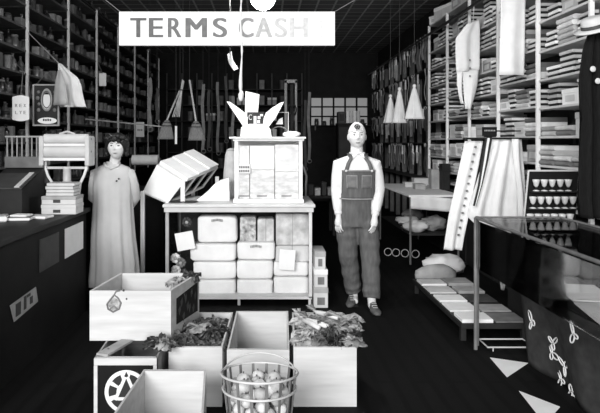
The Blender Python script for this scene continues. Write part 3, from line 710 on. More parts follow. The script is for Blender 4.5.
MB().box(X(43.3), X(50.3), y-.006, y, Z(109.5), Z(94.5), .004).build('oval_panel', PAPER, r)
m = MB(); m.M = Matrix.Translation((X(47.6), y-.004, Z(120.7))) @ Matrix.Diagonal((1, 1, .34, 1)) @ Matrix.Rotation(PI/2, 4, 'X'); m.lathe([(.001, 0), (.1, 0), (.1, .008), (.001, .008)], 28); m.build('lower_medallion', PAPER, r)
for k in range(4): MB().box(X(43.5+k*2.2), X(45+k*2.2), y-.016, y-.011, Z(121), Z(118.8+.3*(k % 2))).build('medallion_mark', DARK2, r)
for sx in (-1, 1):
    for k in range(4): MB().ball((X(46.8+sx*(8.2+.8*math.sin(k*2))), y-.004, Z(92+k*6)), .018+.004*(k % 2), 8, (1, .4, 1)).build('scroll_ornament', MID, r, smooth=True)
for sx in (36, 57): MB().tube([(X(sx), y+.01, Z(84.5)), (X(46), y+.02, Z(72)), (-2.62, 6.35, Z(66))], .003, 4).build('hanging_wire', MID, r)
# small white sign
y = 5.9; X = lambda px: XP(px, y); Z = lambda py: ZP(py, y)
r = thing('barrel_sign', 'white barrel shaped sign reading REX LYE hanging at the left', 'sign', (X(20.5), y, Z(121)))
poly = [(X(12.3+16.6*i/10), y, Z(97-1.7*math.sin(PI*i/10))) for i in range(11)]+[(X(28.9-16.6*i/10), y, Z(119.5+1.7*math.sin(PI*i/10))) for i in range(11)]
MB().prism(poly, (0, .012, 0)).build('board', PAPER, r)
for row, py in (('REX', 105.5), ('LYE', 112.5)):
    for k, ch in enumerate(row):
        v, f = text_pts(ch, (X(15.3+k*4.2), X(17.6+k*4.2), Z(py+1.6), Z(py-1.6)), y-.0005, .002); mb = MB(); mb.v = v; mb.f = f; mb.build('letter', FADED, r, fix=False)
MB().tube([(X(20.5), y+.006, Z(95.3)), (X(21), y+.05, Z(70)), (-2.64, 6.1, Z(60))], .003, 4).build('hanging_string', MID, r)
# draped gauze cloth on the left
d = 6.05
r = thing('hanging_gauze', 'pale cloth hanging from one corner in front of left shelves', 'cloth', tuple(W(59, 64, d)))
MB().sheet(cloth_fn([(63.5, 58, 61), (70, 58, 68), (78, 56.5, 78), (86, 54.5, 81), (95, 54, 82.5), (103, 56, 84.5), (107, 60, 85.5, 4)], d, .03, 2.2), 16, 16).build('cloth', OFFW, r, smooth=True)
MB().sheet(cloth_fn([(70, 58, 61), (82, 55, 65), (94, 53.5, 67), (105, 53, 68)], d-.06, .015, 1), 6, 8).build('front_fold', MIDL, r, smooth=True)
MB().tube([W(59.5, 64, d), (-2.58, 6.30, 2.75)], .004, 5).build('string', MIDL, r)
# cards / labels on the far left posts
for px, py0, py1, hw, lab in ((102.5, 73, 86, 3.6, 'blank white card hung on a far left shelf post'), (140, 122, 137, 4.2, 'white tag with grey lettering hung on far left shelving'), ):
    d = F*2.5/(CX-px); a = W(px-hw, py1, d); b_ = W(px+hw, py0, d)
    r = thing('hanging_tag', lab, 'tag', (a.x, d, a.z)); MB().box(a.x, b_.x, d, d+.012, a.z, b_.z, .03).build('card', PAPER, r)
    MB().tube([((a.x+b_.x)/2, d+.006, b_.z-.01), (-2.57, d+.02, b_.z+.15)], .004, 4).build('string', MID, r)
    if px > 120:
        for k in range(3): MB().box(XP(137.5+k*1.8, d), XP(138.7+k*1.8, d), d-.004, d, ZP(131, d), ZP(129, d)).build('lettering', FADED, r)
# wrapping paper roll on a dark side counter
r = thing('side_counter', 'low black side counter behind the woman', 'counter', (-1.5, 7.4, 0))
MB().box(-1.95, -1.2, 6.8, 8.2, 0, .9).build('body', BLACK, r); MB().box(-1.98, -1.17, 6.77, 8.23, .9, .94, .005).build('worktop', DARK, r)
y = 7.0; r = thing('wrapping_roll', 'grey wrapping paper roll lying on iron stand behind the woman', 'paper roll', (-1.45, y, .941))
m = MB(); m.M = Matrix.Translation((XP(145.5, y), y, ZP(160, y))) @ Matrix.Rotation(PI/2, 4, 'Y'); m.lathe([(.001, -.16), (.03, -.16), (.062, -.158), (.062, .158), (.03, .16), (.001, .16)], 24); m.build('paper', MIDL, r)
for sx in (-1, 1): MB().box(XP(145.5, y)+sx*.175-.008, XP(145.5, y)+sx*.175+.008, y-.05, y+.05, .941, ZP(158, y), .003).build('stand', IRON, r)
MB().tube([(XP(145.5, y)-.18, y, ZP(160, y)), (XP(145.5, y)+.18, y, ZP(160, y))], .012, 6).build('spindle', IRON, r)
# brooms
def broom(loc_top, head_c, lab, hw, gm):
    t, h = Vector(loc_top), Vector(head_c)
    r = thing('broom', lab, 'broom', tuple(t), 'hanging brooms')
    MB().tube([t, h], .013, 8).build('handle', mat('broom_handle', .45, .5, .1, 9), r)
    m = MB(); rows_ = []
    for i in range(9):
        k = i/8; rows_.append(((h.x+(h.x-t.x)*.12*k, h.y, h.z-.27*k), .025+(hw-.025)*k**.6, .018+.03*k**.7))
    m.loft(rows_, 18); m.build('bristles', gm, r, smooth=True)
    for k in (.12, .3): MB().ring((h.x, h.y, h.z-.27*k), .03+(hw-.03)*k**.6, .005, 'z', 18, 5).build('binding', DARK2, r)
    MB().tube([t, (t.x, t.y, CEIL-.003)], .003, 4).build('cord', DARK2, r)
BR = mat('broom_straw', .19, .9, .35, 30, .1, stretch=(8, 8, .6), bump=.4)
d = 8.0
broom(W(189.5, 80, d), W(196, 121, d), 'right broom of the hanging pair with straw head down', .125, BR)
broom(W(180, 90, d+.1), W(167, 120, d+.1), 'left broom of the hanging pair with straw head down', .12, BR)
r = thing('cane_bundle', 'bundle of pale canes tied near the top beside the brooms', 'cane bundle', tuple(W(183, 80, d-.1)), )
for k in range(5): MB().tube([W(182.5+k*.35, 79.5+k*.4, d-.15), W(180.5+k*.3, 92, d-.15), W(172.5+k*1.7, 117, d-.15-.01*k)], .008, 6).build('cane', MIDL, r)
MB().ring(tuple(W(181, 90, d-.15)), .03, .007, 'z', 12, 5).build('tie', DARK2, r)
MB().tube([W(183, 80, d-.15), W(183, -170, d-.15)*1.0], .003, 4).build('cord', DARK2, r) if False else MB().tube([W(183, 80, d-.15), (W(183, 80, d-.15).x, d-.15, CEIL-.003)], .003, 4).build('cord', DARK2, r)
r = thing('white_stick', 'short white stick hanging between the two brooms', 'stick', tuple(W(176, 144, d-.3)))
MB().tube([W(176, 144, d-.3), W(176, 126, d-.3)], .016, 8).build('stick', PAPER, r); MB().tube([W(176, 126, d-.3), (W(176, 126, d-.3).x, d-.3, CEIL-.003)], .003, 4).build('cord', DARK2, r)
r = thing('hanging_pole', 'thin pale pole running level from the left shelves to the brooms', 'pole', tuple(W(150, 124, 8.3)))
MB().tube([(-2.6, 8.35, ZP(119, 8.35)), W(166, 127, 8.25)], .01, 6).build('pole', MIDL, r)
# slanted display bin
A, B, C, D_ = W(157, 164.5, 5.88), W(183, 181.5, 5.68), W(166.5, 203.5, 5.63), W(142, 193, 5.83)
ex = W(217, 167.5, 6.48)-B
r = thing('display_bin', 'white slanted display bin with glass front on tall legs', 'display bin', (-1.0, 5.8, 0))
th = .014
n1 = (B-A).normalized(); n2 = (D_-A).normalized()
MB().prism([A, B, C, D_], ex.normalized()*th).build('end_panel', WHITE, r)
MB().prism([A+ex, B+ex, C+ex, D_+ex], -ex.normalized()*th).build('end_panel', WHITE, r)
MB().prism([A, B, B+ex, A+ex], n2*th).build('top_panel', WHITE, r)
MB().prism([A, D_, D_+ex, A+ex], n1*th).build('back_panel', OFFW, r)
MB().prism([D_, C, C+ex, D_+ex], -n2*th).build('bottom_panel', OFFW, r)
for k in (0, .36, .68, 1): 
    p = B+ex*k; q = C+ex*k; MB().tube([p, q], .012, 6).build('front_bar', WHITE, r)
MB().tube([B, B+ex], .014, 6).build('front_rail', WHITE, r); MB().tube([C, C+ex], .014, 6).build('front_rail', WHITE, r)
for k in range(3):
    a, b_ = [(.02, .35), (.37, .67), (.69, .98)][k]; MB().prism([B+ex*a, B+ex*b_, C+ex*b_, C+ex*a], n1*.004).build('glass_pane', glass(), r)
MB().prism([B.lerp(C, .1)-n1*.12+ex*.03, B.lerp(C, .1)-n1*.12+ex*.97, C.lerp(B, .1)-n1*.12+ex*.97, C.lerp(B, .1)-n1*.12+ex*.03], n1*.004).build('bin_filling', DARK2, r)
for p, zt in ((D_+Vector((.012, -.02, 0)), D_.z+.02), (B+ex+Vector((0, .02, 0)), B.z), (A+ex, A.z-.02), (B+Vector((0, -.01, 0)), B.z)):
    MB().box(p.x-.02, p.x+.02, p.y-.02, p.y+.02, (ZP(204.5, 5.48)+.001 if p.y < 5.7 and p.x > -.9 else 0), zt, .003).build('leg', WHITE, r)
# white lids leaning over the bin
for k in range(3):
    P0 = A+ex*(.05+.3*k)-n2*(.004); P1 = B+ex*(.05+.3*k)-n2*.004
    o = MB().prism([P0-n1*.0, P1+n1*.02-n2*.0, P1+n1*.02+ex*.29, P0+ex*.29], -n2*(.03+.012*k)).build('bin_tray', PAPER, loc=tuple(P0))
    tag(o, '%s white paper packet lying on top of the slanted bin' % ['left', 'middle', 'right'][k], 'packet', 'packets on the slanted bin')
# ---------------------------------------------------------------- the big glass show case in the middle
xa, xb, ya, yb = XP(165.5, 5.5), XP(312, 5.5), 5.5, 6.32
zt = ZP(204.5, 5.48); zb = ZP(298, 5.5)
r = thing('counter_case', 'wide white framed glass counter case full of flour bags', 'display case', ((xa+xb)/2, 5.9, 0))
MB().box(xa-.025, xb+.03, ya-.025, yb+.02, zt-.03, zt, .005).build('top_slab', OFFW, r)
MB().box(xa-.012, xb+.015, ya-.012, yb+.01, zt-.075, zt-.03, .003).build('cornice', OFFW, r)
for x in (xa, xb-.03):
    for y in (ya, yb-.03): MB().box(x, x+.03, y, y+.03, zb, zt-.07).build('corner_post', OFFW if x > 0 else MIDL, r)
MB().box(xa, xb, ya, yb, zb-.012, zb+.012).build('bottom_board', OFFW, r)
MB().box(xa+.03, xb-.03, ya+.008, ya+.013, zb+.012, zt-.075).build('front_glass', glass(), r)
MB().box(xa+.03, xb-.03, yb-.02, yb-.01, zb+.012, zt-.075).build('back_board', DARK2, r)
MB().box(xa+.008, xa+.013, ya+.03, yb-.03, zb+.012, zt-.075).build('side_glass', glass(), r)
MB().box(xb-.013, xb-.008, ya+.03, yb-.03, zb+.012, zt-.075).build('side_glass', glass(), r)
for x, y in ((xa+.02, ya+.02), (XP(239, 5.52), ya+.02), (xb-.02, ya+.02), (xa+.02, yb-.02), (xb-.02, yb-.02)): MB().tube([(x, y, 0), (x, y, zb-.012)], .014, 8).build('leg', OFFW, r)
MB().box(xa+.04, xb-.04, yb-.12, yb-.09, .0, zb-.012).build('base_panel', DARK2, r)
# flour bags inside
def bag(x0, x1, z0, z1, y, lab, seed, mark=False):
    c = ((x0+x1)/2, y+.1, z0); r = thing('flour_bag', lab, 'bag', c, 'flour bags in the counter case')
    hx, hz, hy = (x1-x0)/2, (z1-z0)/2, .1; vs = []; n = 12
    m = MB(); m.ball((c[0], c[1], z0+hz), 1, 32)
    for i, v in enumerate(m.v):
        d_ = Vector(v)-Vector((c[0], c[1], z0+hz)); p = [math.copysign(abs(q)**.24, q) for q in d_]
        k = 1+.05*noise.noise(Vector(p)*1.6+Vector((seed*3.1, 0, 0)))+.025*noise.noise(Vector(p)*5+Vector((seed*1.7, 4, 0)))
        m.v[i] = (c[0]+p[0]*hx*1.0*k, c[1]+p[1]*hy*k, z0+hz+p[2]*hz*min(k, 1))
    m.build('bag_body', mat('flour_bag_paper', .78, .85, .07, 7, .1, bump=.2), r, smooth=True)
    if mark:
        for k in range(8): MB().box(c[0]-.055+k*.014, c[0]-.046+k*.014, y-.012, y-.004, z1-.045-.006*abs(k-3.5)*.4, z1-.022-.006*abs(k-3.5)*.4).build('printed_mark', FADED, r)
d = 5.62; X = lambda px: XP(px, d); Z = lambda py: ZP(py, d)
bags = [(190, 236, 296.5, 280, 'bottom left flour bag in the counter case', 0), (236.5, 273, 296.5, 280, 'bottom middle flour bag in the counter case', 0), (273.5, 309, 296.5, 277.5, 'bottom right flour bag in the counter case', 0),
        (193, 236, 279.7, 262, 'left flour bag in the second row from the bottom', 0), (236.5, 273, 279.7, 261, 'middle flour bag in the second row from the bottom', 0), (273.5, 309, 277, 262.5, 'right flour bag in the second row under the white card', 0),
        (190, 236, 261.5, 244, 'left flour bag in the third row from the bottom', 0), (237, 275, 260.5, 242.5, 'middle flour bag with printed arc in the third row', 1),
        (197, 237, 243.5, 216.5, 'tall flour bag with printed line at the upper left', 1)]
for i, b_ in enumerate(bags): bag(X(b_[0]), X(b_[1]), Z(b_[2]), Z(b_[3]), d+.01*(i % 3), b_[4], i, b_[5])
d = 5.7
for px0, px1, py0, py1, lab, g in ((275.5, 309, 262, 246, 'white packet behind the card on the right bag pile', OFFW), (276, 309, 245.6, 214, 'large mottled parcel at the upper right of the case', mat('mottled_paper', .55, .8, .35, 9, .1)),
        (240, 256, 242, 217, 'small pictured parcel at the upper middle of the case', mat('pictured_paper', .42, .8, .7, 22, .1)), (257.5, 274, 242, 219, 'grey parcel at the upper middle of the case', mat('mottled_paper', .55, .8, .35, 9, .1))):
    a, b_ = W(px0, py0, d), W(px1, py1, d); c = ((a.x+b_.x)/2, d+.1, a.z)
    r = thing('paper_parcel', lab, 'parcel', c, 'parcels in the counter case'); MB().box(a.x, b_.x, d, d+.2, a.z, b_.z, .012).build('wrapping', g, r)
    MB().box(c[0]-.004, c[0]+.004, d-.003, d+.203, a.z+.002, b_.z+.003).build('string', MIDL, r)
d = 5.57
for px0, px1, py0, py1, rz, lab in ((176, 194, 250, 232, .18, 'white card propped beside the left flour bags'), (279, 295, 270, 249.5, -.07, 'white card standing before the right flour bags'), (169, 190, 297, 275, .1, 'crumpled white wrap at the lower left corner of the case')):
    a, b_ = W(px0, py0, d), W(px1, py1, d); c = (a+b_)/2
    m = MB(); m.M = Matrix.Translation((c.x, d, c.z)) @ Matrix.Rotation(-rz, 4, 'Y'); m.box(-(b_.x-a.x)/2, (b_.x-a.x)/2, -.006, .006, -(b_.z-a.z)/2, (b_.z-a.z)/2, .002)
    tag(m.build('white_card', PAPER, loc=(c.x, d, a.z)), lab, 'card', 'cards in the counter case')
for px, py, g, lab in ((175.5, 258, PAPER, 'white rosette at the left in the counter case'), (181, 262.5, MID, 'dull rosette below the white rosette in the case'), (187, 222, DARK2, 'dark rosette at the upper left of the case'), (176, 270, OFFW, 'pale rosette low at the left in the case')):
    c = W(px, py, 5.66); r = thing('rosette', lab, 'rosette', tuple(c), 'rosettes in the counter case')
    m = MB()
    for k in range(9): m.ball((c.x+.032*math.cos(k*.7), c.y-.01*(k % 2), c.z+.032*math.sin(k*.7)), .02, 8, (1, .6, 1))
    m.build('petals', g, r, smooth=True); MB().ball((c.x, c.y-.02, c.z), .018, 8).build('centre', MIDL, r)
    MB().tube([c, (c.x, c.y+.3, c.z-.02), (c.x, yb-.02, c.z-.02)], .004, 5).build('stem', DARK2, r)
# upper case on top
y0, y1 = 5.62, 6.02
x0, x1 = XP(234.5, y0), XP(302.5, y0); z0 = zt+.001; z1 = ZP(141, y0)
r = thing('upper_case', 'smaller white framed glass case standing on the counter case', 'display case', ((x0+x1)/2, 5.8, z0))
MB().box(x0-.012, x1+.012, y0-.012, y1+.01, z0, z0+.035, .003).build('plinth', WHITE, r)
for x in (x0, x1-.035):
    for y in (y0, y1-.03): MB().box(x, x+.035, y, y+.03, z0+.03, z1).build('corner_post', WHITE, r)
MB().box(x0-.015, x1+.015, y0-.015, y1+.01, z1, z1+.022, .003).build('cornice', WHITE, r)
MB().box(x0-.05, x1+.03, y0-.05, y1+.03, z1+.022, z1+.04, .004).build('top_slab', WHITE, r)
MB().box(x0+.035, x1-.035, y0+.008, y0+.012, z0+.035, z1).build('front_glass', glass(), r)
MB().box(x0+.03, x1-.03, y1-.015, y1-.005, z0+.035, z1).build('back_board', OFFW, r)
d = y0+.03
MS = mat('printed_wrap', .66, .8, .3, 9, .1, stretch=(1, 1, 2.5))
for px0, px1, py0, py1, g, lab in ((239.5, 249, 198, 172, MS, 'lower left packet in the upper case'), (239.5, 249, 171.5, 146, mat('white_speck', .7, .8, .15, 30), 'upper left packet in the upper case'), (250, 274, 198, 170, MS, 'lower middle packet in the upper case'),
        (275, 298, 198, 172, MS, 'lower right packet in the upper case'), (250, 274, 169.5, 146, PAPER, 'upper middle packet in the upper case'), (275, 298, 171.5, 145, MS, 'upper right packet in the upper case')):
    a, b_ = W(px0, py0, d), W(px1, py1, d); c = ((a.x+b_.x)/2, d+.1, z0+.036)
    r2 = thing('wrapped_packet', lab, 'packet', c, 'packets in the upper case')
    if py0 > 190: a.z = z0+.036
    MB().box(a.x, b_.x+.004, d, d+.25, a.z, b_.z+.003, .003).build('wrapping', g, r2)
    if px0 == 239.5 and py0 < 180:
        pass
    if py0 > 190: MB().box((a.x+b_.x)/2-.05, (a.x+b_.x)/2+.05, d-.002, d, a.z+.022, a.z+.034).build('printed_line', MID, r2)
r2 = thing('case_label', 'small lettered card on the left of the upper case glass', 'label', tuple(W(245, 170, y0)))
a, b_ = W(238, 173.5, y0), W(250.5, 164, y0)
MB().box(a.x, b_.x, y0-.006, y0+.006, a.z, b_.z).build('card', OFFW, r2)
for rr in range(2):
    for k in range(6): x = XP(239.2+k*1.75, y0); MB().box(x, x+.011, y0-.009, y0-.006, ZP(168+rr*3.8, y0), ZP(166.2+rr*3.8, y0)).build('lettering', DARK2, r2)
zc = z1+.041
# wing shaped white display stand on top
d = 5.72; X = lambda px: XP(px, d); Z = lambda py: ZP(py, d)
r = thing('display_stand', 'white card display stand with two pointed wings on the upper case', 'display stand', (X(256), d, zc))
MB().prism([(X(p), d, Z(q)) for p, q in ((240.5, 136.5), (241, 128), (244, 124.5), (250, 124), (263, 124), (268, 125.5), (270.5, 130), (271.5, 136.5))], (0, .12, 0)).build('base_block', PAPER, r)
for pl in (((226.6, 101.5), (230, 102), (238, 107.5), (244.5, 112.5), (247.5, 117), (247.5, 125), (243, 126)), ((284, 101.8), (280, 103), (272, 108), (266, 113), (263.8, 118), (263, 125), (269, 126.5), (276, 117))):
    MB().prism([(X(p), d-.015, Z(q)) for p, q in pl], (0, .02, 0)).build('wing', PAPER, r)
MB().box(X(247), X(264), d+.03, d+.05, Z(126), Z(112)).build('dark_panel', DARK, r)
v, f = text_pts('C', (X(248.6), X(251.8), Z(119.8), Z(114.3)), d+.0295, .003); mb = MB(); mb.v = v; mb.f = f; mb.build('letter', MIDL, r, fix=False)
for p, q, h in ((255, 124, 8), (258.5, 123, 3), (259, 119, 3), (261.5, 116, 2)): MB().box(X(p-1.4), X(p+1.4), d+.024, d+.03, Z(q), Z(q-h)).build('printed_mark', OFFW, r)
r = thing('tall_card', 'tall white tilted card box standing behind the winged display', 'card box', (X(253), d+.2, zc))
dd = d+.16; XX = lambda px: XP(px, dd); ZZ = lambda py: ZP(py, dd)
MB().prism([(XX(p), dd, ZZ(q)) for p, q in ((244.5, 136.8), (245.5, 91), (259.5, 94.5), (258, 110), (258.5, 136.8))], (0, .07, 0)).build('card', PAPER, r)
r = thing('wire_rack', 'thin wire frame standing at the right end of the upper case', 'wire frame', (X(281), d, zc))
MB().tube([(X(266), d+.06, zc), (X(266), d+.06, Z(112.5)), (X(288.5), d+.06, Z(112)), (X(288.5), d+.06, zc)], .005, 6).build('frame', STEEL, r)
m = MB(); m.tube([(X(279.5)+.1*math.cos(a), d+.1, zc+.005+.1*math.sin(a)) for a in [PI*i/16 for i in range(17)]], .006, 6); m.build('arch', MID, r)
MB().prism([(X(276), d+.09, Z(124)), (X(283), d+.09, Z(124)), (X(283), d+.09, Z(117)), (X(279), d+.09, Z(119))], (0, .01, 0)).build('small_card', OFFW, r)
o = MB().ball((X(292), d+.05, zc+.028), .06, 16, (1.5, 1, .5), .3).build('folded_napkin', CLOTHW, loc=(X(292), d+.05, zc), smooth=True); tag(o, 'small heap of white cloth at the right of the upper case', 'cloth')
# sack and paper beside the upper case
d = 6.16
r = thing('white_sack', 'upright white sack behind the left side of the upper case', 'sack', (XP(230, d), d, zt))
x = XP(230.5, d); h = ZP(148, d)-zt
MB().loft([((x, d, zt+.002), .06, .06), ((x, d, zt+h*.1), .085, .08), ((x+.005, d, zt+h*.5), .08, .08), ((x+.01, d, zt+h*.85), .068, .07), ((x+.01, d, zt+h*.97), .05, .05), ((x+.015, d, zt+h), .02, .03)], 20).build('sack_body', mat('sack_cloth', .55, .9, .15, 12, .1, bump=.3), r, smooth=True)
MB().ring((x+.012, d, zt+h*.95), .052, .006, 'z', 16, 5).build('tie', MIDL, r)
d = 5.85
o = MB().prism([(XP(p, d), d, max(ZP(q, d), zt+.001)) for p, q in ((196, 206), (202, 196), (208, 191), (214, 184.5), (220, 180.5), (229, 177.5), (229.5, 206))], (0, .1, 0)).build('paper_pile', PAPER, loc=(XP(215, d), d, zt)); tag(o, 'sloping white paper pile on the counter case beside the bin', 'paper')
for px, lab in ((176, 'left dark plate lying on the counter case'), (190, 'right dark plate lying on the counter case')):
    o = MB().lathe([(.001, .001), (.05, .001), (.075, .012), (.073, .014), (.045, .005), (.001, .005)], 20, (XP(px, 5.66), 5.66, zt), 1.1, 1.0).build('dark_plate', DARK2, loc=(XP(px, 5.66), 5.66, zt), smooth=True); tag(o, lab, 'plate', 'dark plates')
# boxes at the right of the case
zz = 0
for i, (x0p, x1p, h, lab) in enumerate([(313.5, 328, .19, 'bottom pale box of the stack right of the counter case'), (314, 327.5, .17, 'middle pale box of the stack right of the counter case'), (314.5, 325.5, .17, 'top pale box of the stack right of the counter case')]):
    d = 5.42; a, b_ = XP(x0p, d)+.005, XP(x1p, d)
    r = thing('pale_box', lab, 'box', ((a+b_)/2, d+.15, zz), 'boxes stacked right of the case')
    MB().box(a, b_, d, d+.3, zz, zz+h-.03, .004).build('box_body', OFFW, r); MB().box(a-.003, b_+.003, d-.003, d+.303, zz+h-.05, zz+h, .004).build('lid', MIDL if i != 1 else PAPER, r)
    MB().box(a+.03, b_-.03, d-.004, d, zz+.03, zz+.1).build('printed_label', MID, r); zz += h+.001
# tall frame behind
d = 7.4; X = lambda px: XP(px, d); Z = lambda py: ZP(py, d)
r = thing('pulley_frame', 'tall narrow wooden frame with dark iron hook behind the upper case', 'frame', (X(290.5), d, 0))
MB().box(X(284.5), X(287), d, d+.08, 0, Z(80), .004).build('upright', MID, r); MB().box(X(295), X(297.2), d, d+.08, 0, Z(80), .004).build('upright', MID, r)
MB().box(X(284.5), X(297.2), d, d+.08, Z(83), Z(79.5), .004).build('crosspiece', MID, r)
MB().box(X(284), X(298), d-.08, d+.16, 0, .08, .004).build('foot', DARK, r)
MB().box(X(290), X(293.6), d-.02, d+.03, Z(136), Z(84), .008).build('iron_bar', BLACK, r)
for px in (289.5, 294): m = MB(); m.M = Matrix.Translation((X(px), d-.03, Z(110))) @ Matrix.Diagonal((.8, 1, 1.8, 1)); m.ring((0, 0, 0), .033, .009, 'y', 18, 6); m.build('iron_ring', BLACK, r, smooth=True)
# dark cupboard and clutter behind the man
d = 11.6; X = lambda px: XP(px, d); Z = lambda py: ZP(py, d)
r = thing('tall_cupboard', 'tall dark cupboard standing behind the man', 'cupboard', (X(352), d, 0))
MB().box(X(338), X(366), d, d+.4, 0, Z(124), .006).build('body', BLACK, r); MB().box(X(337.5), X(366.5), d-.02, d+.42, Z(124), Z(123)).build('top_board', DARK, r)
for a, b_, kx in ((339, 351.5, 350.5), (352.5, 365, 353.5)): dr = MB().box(X(a), X(b_), d-.02, d, .1, Z(127), .004).build('door', DARK, r); MB().ball((X(kx), d-.035, 1.0), .02, 10).build('knob', STEEL, dr, smooth=True)
for k in range(4):
    a = 347+k*3.6; c = (X(a+1.6), d+.12, Z(123)+.001); h = [.25, .24, .255, .25][k]
    o = MB().lathe([(.001, 0), (.034, 0), (.034, h-.01), (.028, h), (.001, h)], 12, c).build('tall_tin', OFFW if k % 2 else PAPER, loc=c); tag(o, '%s tall pale tin from the left on the cupboard behind the man' % NTH[k], 'tin', 'tins on the dark cupboard')
r = thing('dark_case', 'dark box left of the pale tins on the tall cupboard', 'box', (X(342), d+.15, Z(123)+.001)); MB().box(X(338.5), X(345.3), d+.02, d+.3, Z(123)+.001, Z(111.5), .006).build('box_body', DARK2, r); MB().box(X(339.5), X(344.3), d+.015, d+.02, Z(121), Z(114)).build('front_panel', DARK, r)
d = 9.6; X = lambda px: XP(px, d); Z = lambda py: ZP(py, d)
r = thing('back_bench', 'low dark bench with clutter at the back of the aisle', 'bench', (X(322), d, 0))
MB().box(X(308), X(336), d, d+.6, .62, .66, .004).build('bench_top', DARK, r)
for x in (X(308)+.03, X(336)-.03):
    for y in (d+.03, d+.57): MB().box(x-.025, x+.025, y-.025, y+.025, 0, .62).build('leg', DARK, r)
for i, (a, b_, h, g, lab) in enumerate([(309, 314, .18, DARK2, 'dark box at the left of the back bench'), (315.5, 321, .12, OFFW, 'white packet on the left half of the back bench'), (322.5, 327, .22, DARK2, 'dark tall box at the middle of the back bench'), (328.5, 335, .13, MIDL, 'pale packet at the right of the back bench')]):
    r = thing('bench_box', lab, 'box', (X((a+b_)/2), d+.2, .661), 'boxes on the back bench'); MB().box(X(a), X(b_), d+.1, d+.3, .661, .661+h, .005).build('box_body', g, r); MB().box(X(a)-.003, X(b_)+.003, d+.097, d+.303, .661+h-.03, .661+h+.004, .004).build('lid', g, r)
d = 8.4
r = thing('bentwood_chair', 'pale bent arm of a chair right of the upper case', 'chair', (XP(303, d), d, 0))
x = XP(301, d)
MB().lathe([(.001, .44), (.19, .44), (.2, .455), (.19, .47), (.001, .47)], 20, (x-.1, d+.1, 0)).build('seat', DARK2, r)
for a in range(4): q = PI/4+a*PI/2; MB().tube([(x-.1+.15*math.cos(q), d+.1+.15*math.sin(q), .44), (x-.1+.2*math.cos(q), d+.1+.2*math.sin(q), 0)], .014, 6).build('leg', DARK2, r)
MB().tube([(x+.06, d, .46), (x+.07, d, .7), (XP(306, d), d, ZP(184, d)), (XP(306.5, d), d, ZP(176, d)), (XP(304, d), d, ZP(168, d)), (XP(302, d), d, ZP(165, d)), (x-.2, d+.05, ZP(163, d)), (x-.26, d+.05, .46)], .016, 8).build('bent_back', MIDL, r, smooth=True)

# dim goods shelves across the back of the shop
r = thing('back_shelves', 'dim goods shelves against the back wall left of the window', 'shelving', (-.8, 14.9, 0))
for k in range(10): MB().box(-2.5+k*.38, -2.47+k*.38, 14.6, 14.64, 0, 3.3).build('post', DARK2, r)
BZ = (.9, 1.3, 1.7, 2.1, 2.5, 2.9)
for z in BZ: MB().box(-2.5, .95, 14.6, 15.1, z-.02, z).build('shelf', DARK, r)
for zi, z in enumerate(reversed(BZ)):
    x = -1.9; k = 0; c = 0
    while x < .85:
        q = random.random()
        if q < .5:
            c += 1; [P_tin, P_carton, P_big][k % 3].put((x, 14.75, z+.001), 0, '%s dim package from the left, %s shelf down at the back wall' % (NTH[min(c-1, 15)], NTH[zi]), 'packages on the back shelves', [(1.5, 1.5, 1.6), (1.6, 1.5, 1.5), (.8, .8, 1.2)][k % 3])
        k += 1; x += .26
# straps and harness hanging from the ceiling in the middle distance
for i, (px, y0_, y1_, d, g) in enumerate([(150, 78, 128, 9.0, MID), (157, 88, 120, 9.3, DARK2), (203, 84, 150, 9.6, MID), (209, 90, 148, 10.2, DARK2), (218, 82, 152, 10.5, MID), (226, 76, 140, 11, DARK2), (233, 96, 150, 9.8, MID), (305, 100, 168, 11.0, DARK2), (309, 92, 160, 10.6, MID)]):
    a, b_ = W(px, y0_, d), W(px, y1_, d)
    r = thing('harness_strap', '%s dim hanging harness strap from the left in the middle distance' % NTH[i], 'strap', tuple(a), 'harness hanging in the middle distance')
    MB().sheet(lambda u, v: (a.x-.025+.05*u+.012*math.sin(v*8+i), d+.01*math.sin(v*5), a.z+(b_.z-a.z)*v), 2, 10, .008).build('strap', g, r)
    MB().ring((a.x+.01, d, b_.z-.02), .035, .008, 'y', 14, 5).build('ring', MID, r)
    MB().tube([a, (a.x, a.y, CEIL-.003)], .003, 4).build('cord', DARK2, r)
# ---------------------------------------------------------------- crates in the foreground
def crate(name, label, P, z0, z1, m1=CRATE, m2=CRATE, th=.016, bed=None, skip=(), group='open wooden crates on the floor'):
    """P: plan corners front-left, front-right, back-right, back-left"""
    P = [Vector((p[0], p[1], 0)) for p in P]; c = sum(P, Vector())/4
    r = thing(name, label, 'crate', (c.x, c.y, z0), group)
    Q = [p+(c-p).normalized()*th*1.5 for p in P]
    for i, nm in enumerate(('front_panel', 'end_panel', 'back_panel', 'end_panel')):
        if i in skip: continue
        a, b_, qa, qb = P[i], P[(i+1) % 4], Q[i], Q[(i+1) % 4]
        up = lambda v, z: (v.x, v.y, z)
        MB().hexa([up(a, z0), up(b_, z0), up(qb, z0), up(qa, z0), up(a, z1), up(b_, z1), up(qb, z1), up(qa, z1)]).build(nm, m1 if i in (0,) else m2, r)
    MB().hexa([(q.x, q.y, z0) for q in Q]+[(q.x, q.y, z0+.012) for q in Q]).build('bottom_board', CRATED, r)
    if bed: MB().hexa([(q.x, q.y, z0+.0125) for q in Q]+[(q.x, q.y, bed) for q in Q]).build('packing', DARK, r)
    return r
H = .35
cB = crate('wooden_crate', 'open crate with round white emblem on its dark front, under the long crate', [(-.957, 3.23), (-.605, 3.23), (-.605, 4.08), (-.985, 4.08)], 0, H, skip=(0,), m2=CRATED)
MB().box(-.957, -.605, 3.24, 3.26, .0, .31).build('front_panel', BLACK, cB)
MB().box(-.957, -.605, 3.225, 3.26, .31, .35, .003).build('front_rail', CRATE, cB)
